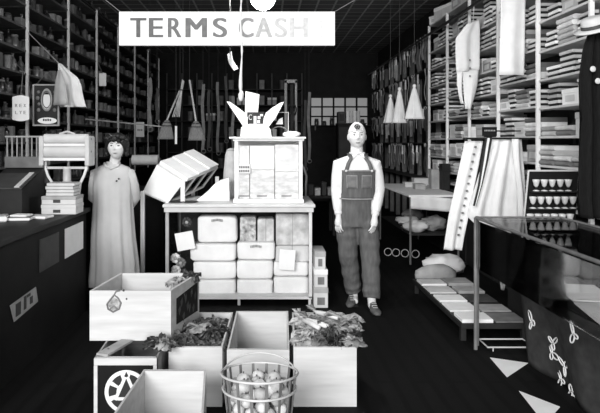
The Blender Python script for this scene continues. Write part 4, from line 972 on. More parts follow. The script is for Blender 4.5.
for x in (-.957, -.625): MB().box(x, x+.02, 3.225, 3.26, 0, .31).build('front_post', CRATE, cB)
ec = (-.778, 3.24, .158)
em = thing('e', 'x', 'x'); bpy.data.objects.remove(em)
m = MB(); m.M = Matrix.Translation(ec) @ Matrix.Rotation(PI/2, 4, 'X'); m.lathe([(.001, 0), (.122, 0), (.122, .003), (.001, .003)], 36); emb = m.build('round_emblem', PAPER, cB)
m = MB(); m.M = Matrix.Translation((ec[0], 3.2372, ec[2])) @ Matrix.Rotation(PI/2, 4, 'X')
for a0, a1 in ((.6, 1.35), (1.9, 2.5), (2.75, 3.4), (3.7, 4.3), (4.9, 5.6)):
    q = [(.10*math.cos(a0+(a1-a0)*k/6), .10*math.sin(a0+(a1-a0)*k/6), 0) for k in range(7)]+[(.055*math.cos(a1-(a1-a0)*k/6), .055*math.sin(a1-(a1-a0)*k/6), 0) for k in range(7)]
    m.prism(q, (0, 0, .0015))
m.build('printed_ring', INK, emb)
m = MB(); m.prism([(ec[0]-.075, 3.2355, ec[2]-.055), (ec[0]+.075, 3.2355, ec[2]-.055), (ec[0], 3.2355, ec[2]+.115)], (0, .001, 0)); m.build('printed_triangle', INK, emb)
m = MB()
for a, b_ in (((-.062, -.045), (-.006, .085)), ((.006, .085), (.062, -.045)), ((-.05, -.038), (.05, -.038))):
    A_ = Vector((ec[0]+a[0], 3.2345, ec[2]+a[1])); B_ = Vector((ec[0]+b_[0], 3.2345, ec[2]+b_[1])); t = (B_-A_).normalized(); n = Vector((-t.z, 0, t.x))*.009
    m.prism([A_-n, B_-n, B_+n, A_+n], (0, .001, 0))
m.build('printed_bars', PAPER, emb)
crate('wooden_crate', 'small pale open crate lowest in the picture, with one leafy bunch inside', [(-.69, 2.32), (-.255, 2.32), (-.312, 3.07), (-.645, 3.07)], 0, H)
cA = crate('wooden_crate', 'long white crate raised on top of the other crates, dark picture on its end', [(-1.067, 3.51), (-.572, 3.51), (-.455, 3.99), (-1.0, 3.99)], .3515, .655)
f, b_ = Vector((-.572, 3.51, 0)), Vector((-.455, 3.99, 0)); n = Vector(((b_-f).y, -(b_-f).x, 0)).normalized()*.004
pt = lambda t, z: f.lerp(b_, t)+Vector((0, 0, z))
MB().prism([pt(.17, .425), pt(.92, .405), pt(.92, .60), pt(.17, .585)], n).build('end_picture', BLACK, cA)
m = MB()
for k in range(9):
    t, z = .25+.07*k, .47+.06*math.sin(k*2.4); m.prism([pt(t, z)+n, pt(t+.05, z+.03)+n, pt(t+.03, z+.06)+n, pt(t-.03, z+.04)+n], n*.3)
m.build('picture_mark', DARK2, cA)
m = MB(); zz = lambda py: ZP(py, 3.508)
m.prism([(XP(p, 3.508), 3.5085, zz(q)) for p, q in [(108, 304), (110, 309.5), (114, 311), (118, 308), (120, 303), (117, 299), (113, 297)]], (0, .002, 0)); m.build('printed_mark', mat('mark_grey', .3, .9, .6, 40, .1), cA); m = MB()
for pts in ([(107, 304), (108, 309), (113, 312), (119, 309), (121, 303), (118, 298)], [(118, 298), (114, 295), (116, 291.5), (120, 290.5)], [(107, 304), (110, 300), (114, 295)], [(110, 309), (114, 306), (118, 310)]):
    m.tube([(XP(p, 3.508), 3.5095, zz(q)) for p, q in pts], .006, 5)
m.build('printed_mark', MID, cA)
m = MB(); m.ball((XP(123.5, 3.508), 3.51, zz(290.5)), .008, 8, (1, .4, 1)); m.ball((XP(126.5, 3.508), 3.51, zz(299)), .006, 8, (1, .4, 1)); m.build('printed_dot', DARK2, cA)
crate('wooden_crate', 'white crate full of dark leafy greens beside the long raised crate', [(-.568, 3.4), (-.252, 3.4), (-.228, 4.1), (-.575, 4.1)], 0, H, bed=.27)
crate('wooden_crate', 'empty white crate directly behind the round basket', [(-.222, 3.36), (.142, 3.36), (.166, 4.13), (-.205, 4.13)], 0, H, m2=CRATE)
cF = crate('wooden_crate', 'white crate heaped with pale and dark vegetables at the right of the row', [(.168, 3.4), (.54, 3.4), (.55, 4.1), (.192, 4.1)], 0, H, bed=.3)
r = thing('loose_board', 'loose pale board lying aslant on the rim of the emblem crate', 'board', (-.9, 3.38, H+.002))
MB().prism([(-.955, 3.27, H+.002), (-.885, 3.245, H+.002), (-.80, 3.485, H+.002), (-.87, 3.50, H+.002)], (0, 0, .012)).build('board', MIDL, r)
MB().box(-.91, -.90, 3.33, 3.34, H+.014, H+.017).build('nail', IRON, r)
# leafy vegetables: a few kinds, then copies
def leafy(name, cat, seed, n, L, wd, gm, stem_m, curl):
    rg = random.Random(seed); r = thing(name, name, cat); m = MB()
    for k in range(n):
        a = rg.uniform(0, 2*PI); el = rg.uniform(.15, 1.25); l = L*rg.uniform(.7, 1.2); ww = wd*rg.uniform(.7, 1.2); cu = curl*rg.uniform(.5, 1.4); ph = rg.uniform(0, 6)
        ca, sa = math.cos(a), math.sin(a)
        def fn(u, v):
            e = el-cu*u; rr = l*u*math.cos(el-cu*u*.5); h = .015+l*u*math.sin(el-cu*u*.6)
            s_ = (v-.5)*2*ww*math.sin(PI*min(1, .12+.88*u)**.9+.05)
            h += .25*abs(v-.5)*ww*2+.012*math.sin(9*u+ph+6*v)
            return (rr*ca-s_*sa, rr*sa+s_*ca, max(h, .0))
        m.sheet(fn, 6, 4, .003)
    m.build('leaves', gm, r, smooth=True)
    MB().tube([(0, 0, 0), (.005, 0, .03)], [.02, .014], 8).build('stem', stem_m, r)
    return Proto(r)
LD = mat('dark_leaf', .075, .45, .6, 14, .5, rnd=.75); LL = mat('pale_leaf', .42, .6, .45, 14, .3, rnd=.55)
PD1 = leafy('leafy_green', 'vegetable', 1, 26, .095, .022, LD, MIDL, 1.6); PD2 = leafy('leafy_green', 'vegetable', 2, 24, .105, .020, LD, MIDL, 2.0)
PL1 = leafy('lettuce', 'vegetable', 3, 20, .10, .045, LL, OFFW, 1.5); PL2 = leafy('lettuce', 'vegetable', 4, 15, .125, .036, LL, OFFW, 1.9)
k = 0
for (x, y, z) in [(-.5, 3.52, .285), (-.42, 3.51, .29), (-.33, 3.51, .29), (-.5, 3.62, .285), (-.40, 3.6, .285), (-.31, 3.62, .28), (-.47, 3.76, .29), (-.37, 3.74, .29), (-.29, 3.78, .285), (-.43, 3.88, .3), (-.33, 3.9, .3), (-.5, 3.55, .33), (-.45, 3.72, .34), (-.34, 3.66, .33)]:
    [PD1, PD2][k % 2].put((x, y, z), k*1.3, 'dark leafy bunch among the greens in the crate beside the raised one', 'dark greens in the crate', (1, 1, .95)); k += 1
PD2.put((-.60, 3.38, .365), .5, 'dark leafy bunch drooping over the corner of the emblem crate', None, (1.1, 1.0, .8))
PL2.put((-.585, 3.34, .372), 2.1, 'small pale leafy bunch at the corner between the emblem crate and the greens', None, (.6, .6, .8))
PL2.put((-.42, 3.68, .36), 1.1, 'single pale leaf bunch on top of the dark greens', None, (.75, .75, .7))
for i, (x, y, z, s_) in enumerate([(-.56, 3.9, .58, 1.0), (-.50, 3.93, .61, .8), (-.57, 3.8, .55, .9)]):
    (PL1 if i != 1 else PD1).put((x, y, z), i*1.7, ['pale leafy bunch at the back right corner of the raised crate', 'dark leafy bunch in the back corner of the raised crate', 'pale leafy bunch lying lower in the raised crate'][i], None, (s_, s_, 1.1))
MB
PL1.put((-.47, 2.62, .013), .4, 'pale leafy bunch inside the lowest crate in the picture', None, (1.1, 1.1, 1.6))
k = 0
for (x, y, z, q, s_) in [(.24, 3.52, .33, 1, .9), (.33, 3.5, .33, 1, .85), (.43, 3.5, .34, 0, 1.0), (.49, 3.53, .345, 1, .9), (.4, 3.56, .38, 0, 1), (.47, 3.6, .39, 1, 1), (.27, 3.6, .37, 1, .8), (.5, 3.72, .39, 1, 1.1), (.5, 3.55, .34, 0, 1.1), (.25, 3.68, .32, 1, 1), (.35, 3.64, .33, 1, .9), (.46, 3.68, .34, 0, 1.1), (.51, 3.8, .33, 1, 1.2), (.40, 3.82, .34, 1, 1.1), (.28, 3.86, .33, 1, 1.1), (.42, 3.62, .37, 0, 1), (.53, 3.62, .36, 1, 1.0), (.36, 3.74, .38, 1, .8)]:
    (([PL1, PL2] if q else [PD1, PD2])[k % 2]).put((x, y, z), k*1.9, 'pale leafy head in the heaped crate at the right' if q else 'dark leafy bunch in the heaped crate at the right', 'pale heads in the heaped crate' if q else 'dark bunches in the heaped crate', (s_, s_, s_*.9)); k += 1
PL2.put((.525, 3.45, .36), 2.6, 'pale leafy bunch drooping over the right front corner of the heaped crate', None, (.9, .9, .6))
def stalk():
    r = thing('celery_stalk', 'stalk', 'vegetable'); MB().tube([(0, -.12, .01), (0, 0, .016), (0, .1, .012), (0, .15, .02)], [.017, .021, .016, .008], 10).build('stalk', OFFW, r, smooth=True)
    m = MB()
    for i in range(5): m.sheet(lambda u, v, i=i: (math.sin(i*2)*.03*u+(v-.5)*.03, .13+.07*u, .02+.03*u*math.sin(i)+.012), 3, 2, .003)
    m.build('leaves', LL, r, smooth=True); return Proto(r)
PS = stalk()
for i, (x, y, z, rz) in enumerate([(.29, 3.62, .41, .5), (.33, 3.6, .42, .7), (.265, 3.72, .40, .4), (.40, 3.74, .43, .8)]):
    PS.put((x, y, z), rz, '%s pale thick stalk from the left lying across the heaped crate' % NTH[[1, 2, 0, 3][i]], 'pale stalks in the heaped crate', (.8, .75, .8))
# round wire and slat basket of fruit
bx, by = XP(259.5, 2.86), 2.86
r = thing('fruit_basket', 'round slatted basket of pale fruit with double wire rim', 'basket', (bx, by, 0))
SY = 1.14; HB = .43; R0, R1 = .135, .182
rad = lambda z: R0+(R1-R0)*(z/HB)
tl = lambda p: (p[0], p[1]-(p[2]/HB)*.03, p[2])
for k in range(16):
    a = 2*PI*(k+.5)/16; m = MB()
    ca, sa = math.cos(a), math.sin(a)
    m.sheet(lambda u, v: (bx+(rad(u*HB)*ca-(v-.5)*.014*sa), by+SY*(rad(u*HB)*sa+(v-.5)*.014*ca)-u*.03, u*HB*(1-.08*sa*u)), 5, 1, .004); m.build('slat', MID, r)
for z, rr, g in ((HB, .006, STEEL), (HB-.075, .006, STEEL), (.2, .006, MID), (.02, .007, MID)):
    u = z/HB; m = MB(); pts = [(bx+(rad(z)+.006)*math.cos(2*PI*i/40), by+SY*(rad(z)+.006)*math.sin(2*PI*i/40)-u*.03, z*(1-.08*math.sin(2*PI*i/40)*u)) for i in range(41)]
    m.tube(pts, rr, 6, False); m.build('hoop', g, r, smooth=True)
MB().lathe([(.001, .01), (R0-.005, .01), (R0-.005, .018), (.001, .018)], 24, (bx, by, 0), 1, SY).build('bottom_board', MID, r)
pts = [(bx+.185*math.cos(PI*i/20), by-.03+SY*.19*math.sin(PI*i/20)*.98+.01, HB-.02+.035*math.sin(PI*i/20)) for i in range(21)]
MB().tube(pts, .0045, 6).build('bail_handle', STEEL, r, smooth=True)
f0 = thing('round_fruit', 'fruit', 'fruit')
MB().ball((0, 0, .034), .034, 14, (1, 1, .95), .12, 3).build('flesh', mat('pale_fruit', .66, .5, .25, 20, .35, rnd=.25), f0, smooth=True)
MB().tube([(0, 0, .064), (.003, 0, .074)], .003, 5).build('stem', DARK2, f0)
PF = Proto(f0); nf = 0
for lz in range(5):
    z = .022+lz*.055; n = int(2*PI*(rad(z)-.045)/.074)
    for k in range(n):
        a = 2*PI*k/n+lz*.4; q = rad(z)-.046
        PF.put((bx+q*math.cos(a), by+SY*q*math.sin(a)-z/HB*.03, z), a, 'pale round fruit seen between the slats of the wire rimmed basket', 'fruit at the basket sides')
for q, n, z in ((.115, 9, .295), (.06, 5, .315), (0, 1, .33), (.09, 6, .34)):
    for k in range(n):
        a = 2*PI*k/n+q*30; PF.put((bx+q*math.cos(a), by+SY*q*math.sin(a)-.022, z+.01*math.sin(k*2.3)), a*2, 'pale round fruit on top of the heap in the wire rimmed basket', 'fruit heaped in the basket')
o = MB().lathe([(.001, .02), (.085, .02), (.10, .27), (.09, .3), (.001, .31)], 18, (bx, by-.01, 0), 1, SY).build('straw_packing', mat('straw', .16, .9, .5, 25, .1), r)
for k in range(7): P_jar.put((wx0+.15+k*.2, YB-.09, 2.001), 0, '%s dark jar from the left on the back window sill' % NTH[k], 'jars on the back window sill', (1.2, 1.2, [1.1, .7, 1.3, .9, 1.2, .8, 1][k]))
r = thing('sill_board', 'narrow dark board under the back window carrying jars', 'shelf', ((wx0+wx1)/2, YB-.1, 1.96)); MB().box(wx0-.05, wx1+.05, YB-.2, YB-.001, 1.975, 2.0, .003).build('board', DARK, r); MB().box(wx0+.1, wx0+.13, YB-.16, YB-.001, 1.87, 1.975).build('bracket', IRON, r); MB().box(wx1-.13, wx1-.1, YB-.16, YB-.001, 1.87, 1.975).build('bracket', IRON, r)
# ---------------------------------------------------------------- people
def limb(m, pts, rs, n=14): m.tube(pts, rs, n)
def head(m, c, s=1, yaw=0):
    """skull, jaw, nose, brow, lips and ears modelled by displacing an egg; faces -Y"""
    b = MB(); b.ball((0, 0, 0), 1, 40)
    R = Matrix.Rotation(yaw, 3, 'Z'); out = []
    g = lambda x, z, x0, z0, sx, sz: math.exp(-((x-x0)/sx)**2-((z-z0)/sz)**2)
    for v in b.v:
        x, y, z = v; X, Y, Z = x*.083, y*.097, z*.127
        if z < 0: k = 1-.25*(-z)**1.8; X *= k; Y *= (1-.16*(-z)**1.5) if y < 0 else (1-.45*(-z)**1.2)
        if y < -.1:
            Y += .012*abs(x)**2*0+.006*(1-abs(x))
            Y -= .024*g(X, Z, 0, -.022, .011, .016)+.012*g(X, Z, 0, .004, .008, .02)       # nose
            Y -= .006*g(X, Z, 0, .032, .05, .010)                                       # brow
            for e in (-1, 1):
                Y += .010*g(X, Z, e*.031, .010, .015, .011)                             # eye sockets
                Y -= .005*g(X, Z, e*.045, -.02, .018, .016)                             # cheeks
            Y -= .007*g(X, Z, 0, -.058, .022, .006)+.006*g(X, Z, 0, -.069, .018, .006); Y += .006*g(X, Z, 0, -.0635, .022, .002)
            Y -= .010*g(X, Z, 0, -.095, .022, .014)                                      # chin
        out.append(Vector(c)+R @ Vector((X, Y, Z))*s)
    m.add(out, b.f)
    for e in (-1, 1):
        eb = MB(); eb.ball((0, 0, 0), 1, 12); m.add([Vector(c)+R @ Vector((e*.082+v[0]*.010, .012+v[1]*.018, -.012+v[2]*.032))*s for v in eb.v], eb.f)
def hand(m, wrist, dirv, palm_n, side, s=1):
    """palm, four unequal bent fingers and a thumb; dirv: towards the finger tips, palm_n: palm normal, side: thumb side"""
    d = Vector(dirv).normalized(); pn = Vector(palm_n); pn = (pn-d*pn.dot(d)).normalized(); sd = d.cross(pn).normalized()*side
    w = Vector(wrist); P = lambda a, b_, c: w+(d*a+sd*b_+pn*c)*s
    m.tube([P(-.02, 0, 0), P(.02, 0, 0), P(.05, 0, 0), P(.088, 0, 0)], [.024*s, .030*s, .036*s, .030*s], 12)
    for b_, L, sp in ((.031, .068, .14), (.0105, .078, .04), (-.0105, .072, -.05), (-.031, .056, -.15)):
        p0 = P(.07, b_*.9, 0); p1 = P(.088+L*.35, b_+sp*.03, .004); p2 = P(.088+L*.68, b_+sp*.05, .017); p3 = P(.085+L*.92, b_+sp*.06, .034)
        m.tube([p0, p1, p2, p3], [.0095*s, .0090*s, .0082*s, .0062*s], 8)
    m.tube([P(.015, .022, .006), P(.045, .046, .014), P(.072, .056, .022), P(.095, .055, .032)], [.014*s, .012*s, .0105*s, .007*s], 8)
def face_bits(body, c, s, yaw, dark):
    R = Matrix.Rotation(yaw, 3, 'Z'); c = Vector(c)
    for e in (-1, 1):
        p = c+R @ Vector((e*.031, -.0785, .010))*s; MB().ball(p, .0125*s, 12, (1.15, .7, .55)).build('eye', DARK2 if dark else MID, body, smooth=True)
        MB().tube([c+R @ Vector((e*.014, -.089, .029))*s, c+R @ Vector((e*.03, -.087, .035))*s, c+R @ Vector((e*.048, -.074, .031))*s], [.003, .0045, .002], 6).build('eyebrow', DARK2 if dark else MIDL, body, smooth=True)
    MB().tube([c+R @ Vector((-.022, -.083, -.0625))*s, c+R @ Vector((0, -.0935, -.0635))*s, c+R @ Vector((.022, -.083, -.0625))*s], [.002, .0045, .002], 6).build('lips', MID, body, smooth=True)
# ----- the man
mx, my = XP(357, 5.5), 5.5
hc = (XP(356.5, 5.5), 5.47, ZP(136, 5.5))
hipz, shz = .90, 1.405
fl = (XP(353, 5.62)+.01, 5.62); fr = (XP(372, 5.36), 5.36)     # feet as seen left / right
hl, hr = Vector((mx-.095, my, hipz)), Vector((mx+.085, my, hipz))
kl, kr = Vector((mx-.085, my+.01, .49)), Vector((mx+.115, my-.07, .49))
al, ar = Vector((fl[0], fl[1]+.02, .09)), Vector((fr[0], fr[1]+.02, .09))
sl, sr = Vector((mx-.172, my, 1.345)), Vector((mx+.172, my, 1.345))
el, er = Vector((XP(337.5, 5.52), my+.03, 1.115)), Vector((XP(379.5, 5.45), my+.0, 1.115))
wl_, wr_ = Vector((XP(338.5, 5.45), my-.06, .855)), Vector((XP(374.5, 5.35), my-.16, .865))
m = MB()
head(m, hc, 1.0, -.05)
m.tube([(mx, my, 1.36), (mx-.002, my-.005, 1.45), (hc[0], hc[1]+.022, hc[2]-.05)], [.078, .062, .054], 16)
m.loft([((mx-.005, my, .82), .15, .10), ((mx, my, .92), .165, .115), ((mx, my, 1.03), .148, .105), ((mx, my, 1.18), .165, .115), ((mx, my, 1.3), .175, .115), ((mx, my, 1.36), .145, .09), ((mx, my, 1.42), .07, .06)], 24)
for s_, e_, w_ in ((sl, el, wl_), (sr, er, wr_)): limb(m, [s_+(Vector((mx, my, 1.40))-s_)*.45, s_, s_.lerp(e_, .5), e_, e_.lerp(w_, .45), w_], [.045, .054, .05, .042, .040, .027])
hand(m, wl_, (-.05, -.1, -1), (.75, .65, 0), -1, .98); hand(m, wr_, (-.12, -.1, -1), (-.75, .65, 0), 1, .98)
for h_, k_, a_, f_ in ((hl, kl, al, fl), (hr, kr, ar, fr)):
    limb(m, [h_, h_.lerp(k_, .5), k_, k_.lerp(a_, .4), a_], [.095, .082, .060, .056, .040]); m.tube([a_, a_+Vector((0, -.02, -.05)), a_+Vector((0, -.1, -.065))], [.04, .038, .028], 10)
man = m.build('person', SKIN, loc=(mx, my, 0), remesh=.0055)
tag(man, 'person in denim bib overalls, pale shirt and small cap standing right of the counter', 'person')
face_bits(man, hc, 1.0, -.05, False)
SH = mat('pale_shirt', .70, .9, .08, 9, .1)
m = MB()
m.loft([((mx, my, .98), .155, .115), ((mx, my, 1.06), .158, .118), ((mx, my, 1.18), .175, .126), ((mx, my, 1.3), .186, .126), ((mx, my, 1.36), .165, .11), ((mx, my, 1.40), .125, .09), ((mx, my, 1.435), .085, .075), ((mx, my, 1.452), .068, .066)], 28)
for s_, e_, w_ in ((sl, el, wl_), (sr, er, wr_)):
    q = e_.lerp(w_, .86); limb(m, [s_+(Vector((mx, my, 1.41))-s_)*.5, s_, s_.lerp(e_, .5)+Vector((0, 0, .01)), e_, e_.lerp(w_, .35), e_.lerp(w_, .7), q], [.052, .066, .064, .062, .058, .048, .036], 16)
shirt = m.build('shirt', SH, man, remesh=.0085)
MB().ring((mx, my-.01, 1.452), .064, .014, 'z', 22, 8).build('collar', SH, shirt, smooth=True)
for s_ in (-1, 1): MB().prism([(mx+s_*.005, my-.075, 1.45), (mx+s_*.05, my-.065, 1.46), (mx+s_*.055, my-.095, 1.405)], (0, -.006, 0)).build('collar_wing', SH, shirt)
for e_, w_ in ((el, wl_), (er, wr_)): MB().tube([e_.lerp(w_, .82), e_.lerp(w_, .92)], [.039, .037], 14).build('cuff', SH, shirt, smooth=True)
DN = mat('denim', .105, .85, .22, 16, .15, stretch=(2, 2, .5), bump=.35)
DNL = mat('denim_seam', .26, .85, .15, 16, .1)
m = MB()
m.loft([((mx-.005, my, .76), .165, .125), ((mx-.005, my, .84), .185, .132), ((mx, my, .93), .185, .138), ((mx, my, 1.02), .172, .13), ((mx, my, 1.08), .168, .128)], 28)
for i, (h_, k_, a_) in enumerate(((hl, kl, al), (hr, kr, ar))):
    P_ = [h_+Vector((0, 0, -.02)), h_.lerp(k_, .3), h_.lerp(k_, .65), k_, k_.lerp(a_, .35), k_.lerp(a_, .7), a_+Vector((0, 0, .015))]
    PP = []; RR = []
    rr = [.105, .108, .099, .09, .086, .084, .080]
    for j in range(len(P_)-1):
        for t in (0, .33, .66):
            PP.append(P_[j].lerp(P_[j+1], t)+Vector((.004*math.sin(j*5+t*9+i*2), .006*math.sin(j*4+t*11), 0))); RR.append(rr[j]+(rr[j+1]-rr[j])*t+.0035*math.sin(j*7+t*12+i))
    PP.append(P_[-1]); RR.append(rr[-1]); m.tube(PP, RR, 18)
ov = m.build('overalls', DN, man, remesh=.009)
def on_chest(a, z, off):   # a: angle from straight ahead
    prof = [(1.0, .172, .13), (1.08, .168, .128), (1.18, .175, .126), (1.3, .186, .126), (1.36, .165, .11), (1.40, .125, .09), (1.435, .09, .075)]
    for i in range(len(prof)-1):
        if prof[i][0] <= z <= prof[i+1][0]:
            k = (z-prof[i][0])/(prof[i+1][0]-prof[i][0]); rx = prof[i][1]+(prof[i+1][1]-prof[i][1])*k; ry = prof[i][2]+(prof[i+1][2]-prof[i][2])*k
            return Vector((mx+(rx+off)*math.sin(a), my-(ry+off)*math.cos(a), z))
    return Vector((mx, my, z))
MB().sheet(lambda u, v: on_chest((u-.5)*(2.1-.35*v), 1.03+.27*v, .013), 24, 12, .008).build('bib', DN, ov, smooth=True)
MB().sheet(lambda u, v: on_chest((u-.5)*1.75, 1.286+.014*v, .019), 20, 2, .004).build('bib_hem', DNL, ov, smooth=True)
for s_ in (-1, 1):
    MB().sheet(lambda u, v: on_chest(s_*.36+(u-.5)*.5, 1.13+.12*v, .021), 8, 6, .004).build('bib_pocket', mat('denim_light', .15, .85, .2, 16, .1), ov, smooth=True)
    for q in (-1, 1): MB().sheet(lambda u, v: on_chest(s_*.36+q*.245+(u-.5)*.03, 1.13+.12*v, .0245), 1, 6, .002).build('pocket_stitching', DNL, ov)
    MB().sheet(lambda u, v: on_chest(s_*.36+(u-.5)*.5, 1.243+.008*v, .0245), 6, 1, .002).build('pocket_stitching', DNL, ov)
    MB().sheet(lambda u, v: (lambda q: q+Vector(((u-.5)*.038, 0, 0)))(on_chest(s_*(.62-.1*v), 1.28+.145*v, .019)) if v < .95 else Vector((mx+s_*.085+(u-.5)*.038, my-.03, 1.452)), 3, 10, .005).build('strap', DN, ov, smooth=True)
    MB().ball(on_chest(s_*.6, 1.29, .028), .012, 10, (1, .6, 1)).build('buckle', STEEL, ov, smooth=True)
MB().sheet(lambda u, v: on_chest((u-.5)*2.6, 1.022+.012*v, .018), 24, 2, .004).build('waist_seam', DNL, ov, smooth=True)
LEA = mat('worn_leather', .09, .5, .4, 14, .4)
for i, (f_, a_, dx) in enumerate(((fl, al, -.045), (fr, ar, .01))):
    m = MB(); n = 9; rg = []
    for k in range(n):
        t = k/(n-1); yy = .085-.29*t; ww = [.030, .038, .038, .036, .040, .046, .047, .040, .02][k]; hh = [.06, .075, .085, .075, .058, .046, .042, .038, .025][k]
        rg.append((Vector((f_[0]+dx*t*1.6, f_[1]+yy, hh*.52)), ww, hh*.5))
    vs = []
    for c, a, b2 in rg:
        for j in range(14): an = 2*PI*j/14; vs.append((c.x+a*math.cos(an), c.y, max(.006, c.z+b2*math.sin(an)*1.05)))
    fs = [(q*14+j, q*14+(j+1) % 14, q*14+14+(j+1) % 14, q*14+14+j) for q in range(n-1) for j in range(14)]+[tuple(range(14)), tuple(range((n-1)*14, n*14))]
    m.add(vs, fs); sh = m.build('shoe', LEA, man, smooth=True)
    MB().box(f_[0]+dx*.7-.042, f_[0]+dx*.7+.042, f_[1]-.185, f_[1]+.08, 0, .010, .004).build('sole', BLACK, sh)
    for k in range(3): MB().tube([(f_[0]+dx*.7-.022, f_[1]-.055-.03*k, .078-.012*k), (f_[0]+dx*.75+.022, f_[1]-.06-.03*k, .078-.012*k)], .004, 5).build('lace', MIDL, sh)
# hair and cap
hv = Vector(hc)
m = MB(); b_ = MB(); b_.ball((0, 0, 0), 1, 28)
m.add([hv+Vector((v[0]*.086, v[1]*.101+.004, max(v[2], .2+.2*max(0, -v[1]))*.134)) for v in b_.v], b_.f); cap = m.build('cap', mat('cap_cloth', .72, .9, .08, 20, .1), man, smooth=True)
m = MB(); m.M = Matrix.Translation(hv+Vector((-.012, -.09, .086))) @ Matrix.Rotation(-.5, 4, 'X'); m.ring((0, 0, 0), .023, .006, 'y', 18, 6); m.ball((0, 0, 0), .013, 10, (1, .5, 1)); m.build('badge', DARK2, cap, smooth=True)
m = MB(); b_ = MB(); b_.ball((0, 0, 0), 1, 24)
vs = [hv+Vector((v[0]*.085, max(v[1], -.10)*.101+.004, min(max(v[2], -.42), .35)*.128)) for v in b_.v]; m.add(vs, b_.f); m.build('hair', MIDL, man, smooth=True)
# ----- the woman
fx, fy = XP(112.8, 5.47), 5.47
hc = (XP(117.5, 5.45), 5.41, ZP(146.5, 5.45)); hv = Vector(hc)
sl, sr = Vector((fx-.155, fy, 1.262)), Vector((fx+.155, fy, 1.262))
m = MB(); head(m, hc, .96, .08)
m.tube([(fx+.01, fy, 1.25), (fx+.015, fy-.008, 1.35), (hc[0], hc[1]+.022, hc[2]-.05)], [.066, .05, .048], 16)
m.loft([((fx, fy, .75), .16, .12), ((fx, fy, .85), .17, .125), ((fx, fy, .98), .13, .10), ((fx, fy, 1.1), .145, .12), ((fx, fy, 1.2), .15, .11), ((fx, fy, 1.27), .11, .075), ((fx, fy, 1.33), .06, .05)], 24)
AR = []
for s_, q in ((sl, -1), (sr, 1)):
    e_ = Vector((fx+q*.195, fy+.06, 1.03)); w_ = Vector((fx+q*.06, fy+.19, .86)); AR.append((s_, e_, w_))
    limb(m, [s_+(Vector((fx, fy, 1.28))-s_)*.3, s_, s_.lerp(e_, .5), e_, e_.lerp(w_, .5), w_], [.05, .05, .043, .037, .034, .025])
    hand(m, w_, (-q*.8, .05, -.5), (0, -1, 0), q, .9)
for q in (-1, 1):
    a_ = Vector((fx+q*.07, fy, .08)); limb(m, [(fx+q*.085, fy, .8), (fx+q*.08, fy-.01, .45), (fx+q*.075, fy+.02, .3), a_], [.085, .055, .05, .036]); m.tube([a_, a_+Vector((0, -.03, -.045)), a_+Vector((0, -.11, -.055))], [.036, .032, .022], 10)
wom = m.build('person', SKIN, loc=(fx, fy, 0), remesh=.0055)
tag(wom, 'person with short dark hair in long pale loose dress, hands behind back', 'person')
face_bits(wom, hc, .96, .08, True)
DR = mat('pale_dress', .47, .9, .05, 9, .08)
m = MB(); n = 72; rows_ = [(1.375, .06, .058, 0), (1.355, .066, .062, 0), (1.338, .11, .08, 0), (1.318, .158, .098, 0), (1.285, .18, .112, 0), (1.22, .184, .128, .01), (1.15, .186, .142, .02), (1.0, .185, .147, .03), (.85, .192, .152, .05), (.65, .203, .162, .075), (.45, .213, .172, .1), (.28, .223, .18, .115), (.205, .226, .183, .12)]
vs = []
for z, rx, ry, am in rows_:
    for j in range(n):
        a = 2*PI*j/n; k = 1+am*(.75*math.sin(9*a+.9*math.sin(2*a))+.35*math.sin(17*a+z)); vs.append((fx+rx*k*math.cos(a)+.01*(z < .5), fy+ry*k*math.sin(a), z+(.006*math.sin(5*a) if z < .25 else 0)))
fs = [(i*n+j, i*n+(j+1) % n, i*n+n+(j+1) % n, i*n+n+j) for i in range(len(rows_)-1) for j in range(n)]
fs.append(tuple(range((len(rows_)-1)*n, len(rows_)*n))); fs.append(tuple(range(n)))
m.add(vs, fs); dress = m.build('dress', DR, wom, smooth=True)
for s_, e_, w_ in AR:
    m = MB(); limb(m, [s_+(Vector((fx, fy, 1.31))-s_)*.4, s_, s_.lerp(e_, .5), e_, e_.lerp(w_, .4), e_.lerp(w_, .8)], [.05, .06, .064, .058, .05, .038], 16); m.build('sleeve', DR, dress, smooth=True)
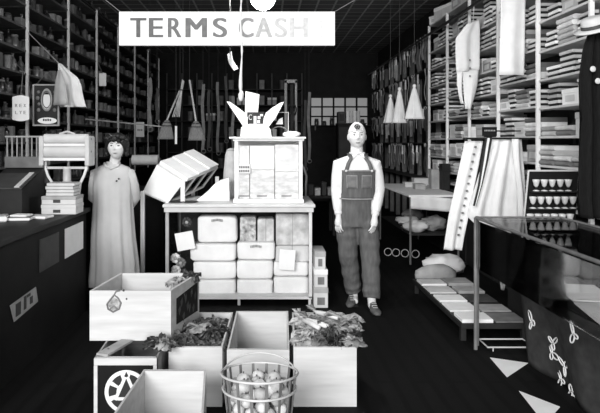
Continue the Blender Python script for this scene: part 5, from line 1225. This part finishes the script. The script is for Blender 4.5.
MB().tube([(fx-.065, fy-.045, 1.36), (fx-.04, fy-.085, 1.335), (fx+.01, fy-.105, 1.31), (fx+.06, fy-.085, 1.335), (fx+.075, fy-.04, 1.36)], [.014, .016, .012, .016, .014], 8).build('collar', DR, dress, smooth=True)
for k in range(2): MB().ball((fx+.07+.02*k, fy-.135, 1.2+.02*k), .009, 8).build('brooch', DARK2, dress)
HR = mat('dark_hair', .012, .5, .4, 30, .4, stretch=(3, 1, 1), bump=.5)
m = MB(); b_ = MB(); b_.ball((0, 0, 0), 1, 36); vs = []
for v in b_.v:
    x, y, z = v; fr = max(0, -y)
    zz_ = max(z, -.55+1.12*fr**1.2 if fr > 0 else -.55); k = 1+.10*noise.noise(Vector(v)*3.2)+.06*noise.noise(Vector(v)*8)
    sd = 1.14 if abs(x) > .5 else 1
    vs.append(hv+Vector((x*.096*k*sd, y*.104*k+.008, zz_*.128*k+.004)))
m.add(vs, b_.f)
for q in (-1, 1):
    for k in range(5): m.ball(hv+Vector((q*(.086+.008*math.sin(k*2)), .015+.018*(k % 2), .055-.03*k)), .036-.002*k, 10, (.8, 1.2, 1), .3, k)
for k in range(7): m.ball(hv+Vector((-.07+.023*k, -.035, .10-.0022*(k-3)**2)), .034, 10, (1.1, 1.4, .8), .3, k)
hair = m.build('hair', HR, wom, smooth=True)
m = MB()
for k in range(9):
    a = -2.7+k*.27; m.tube([hv+Vector((.085*math.cos(a)*.9, .098*math.sin(a), .075+.02*math.sin(k*2))), hv+Vector((.09*math.cos(a), .104*math.sin(a), .052+.016*math.sin(k*3)))], [.018, .012], 8)
m.build('fringe', HR, hair, smooth=True)
m = MB(); m.tube([hv+Vector((-.05, -.06, .118)), hv+Vector((-.02, -.085, .095)), hv+Vector((.015, -.094, .08))], .006, 6); m.build('hair_band', MID, hair, smooth=True)
for q in (-1, 1):
    sx = fx+q*.07; vs = []
    m = MB(); m.loft([((sx, fy-.06, 0), .04, .12), ((sx, fy-.06, .02), .04, .12), ((sx, fy-.05, .05), .034, .10), ((sx, fy, .10), .038, .045), ((sx, fy+.005, .14), .037, .042)], 18)
    m.build('shoe', BLACK, wom, smooth=True)
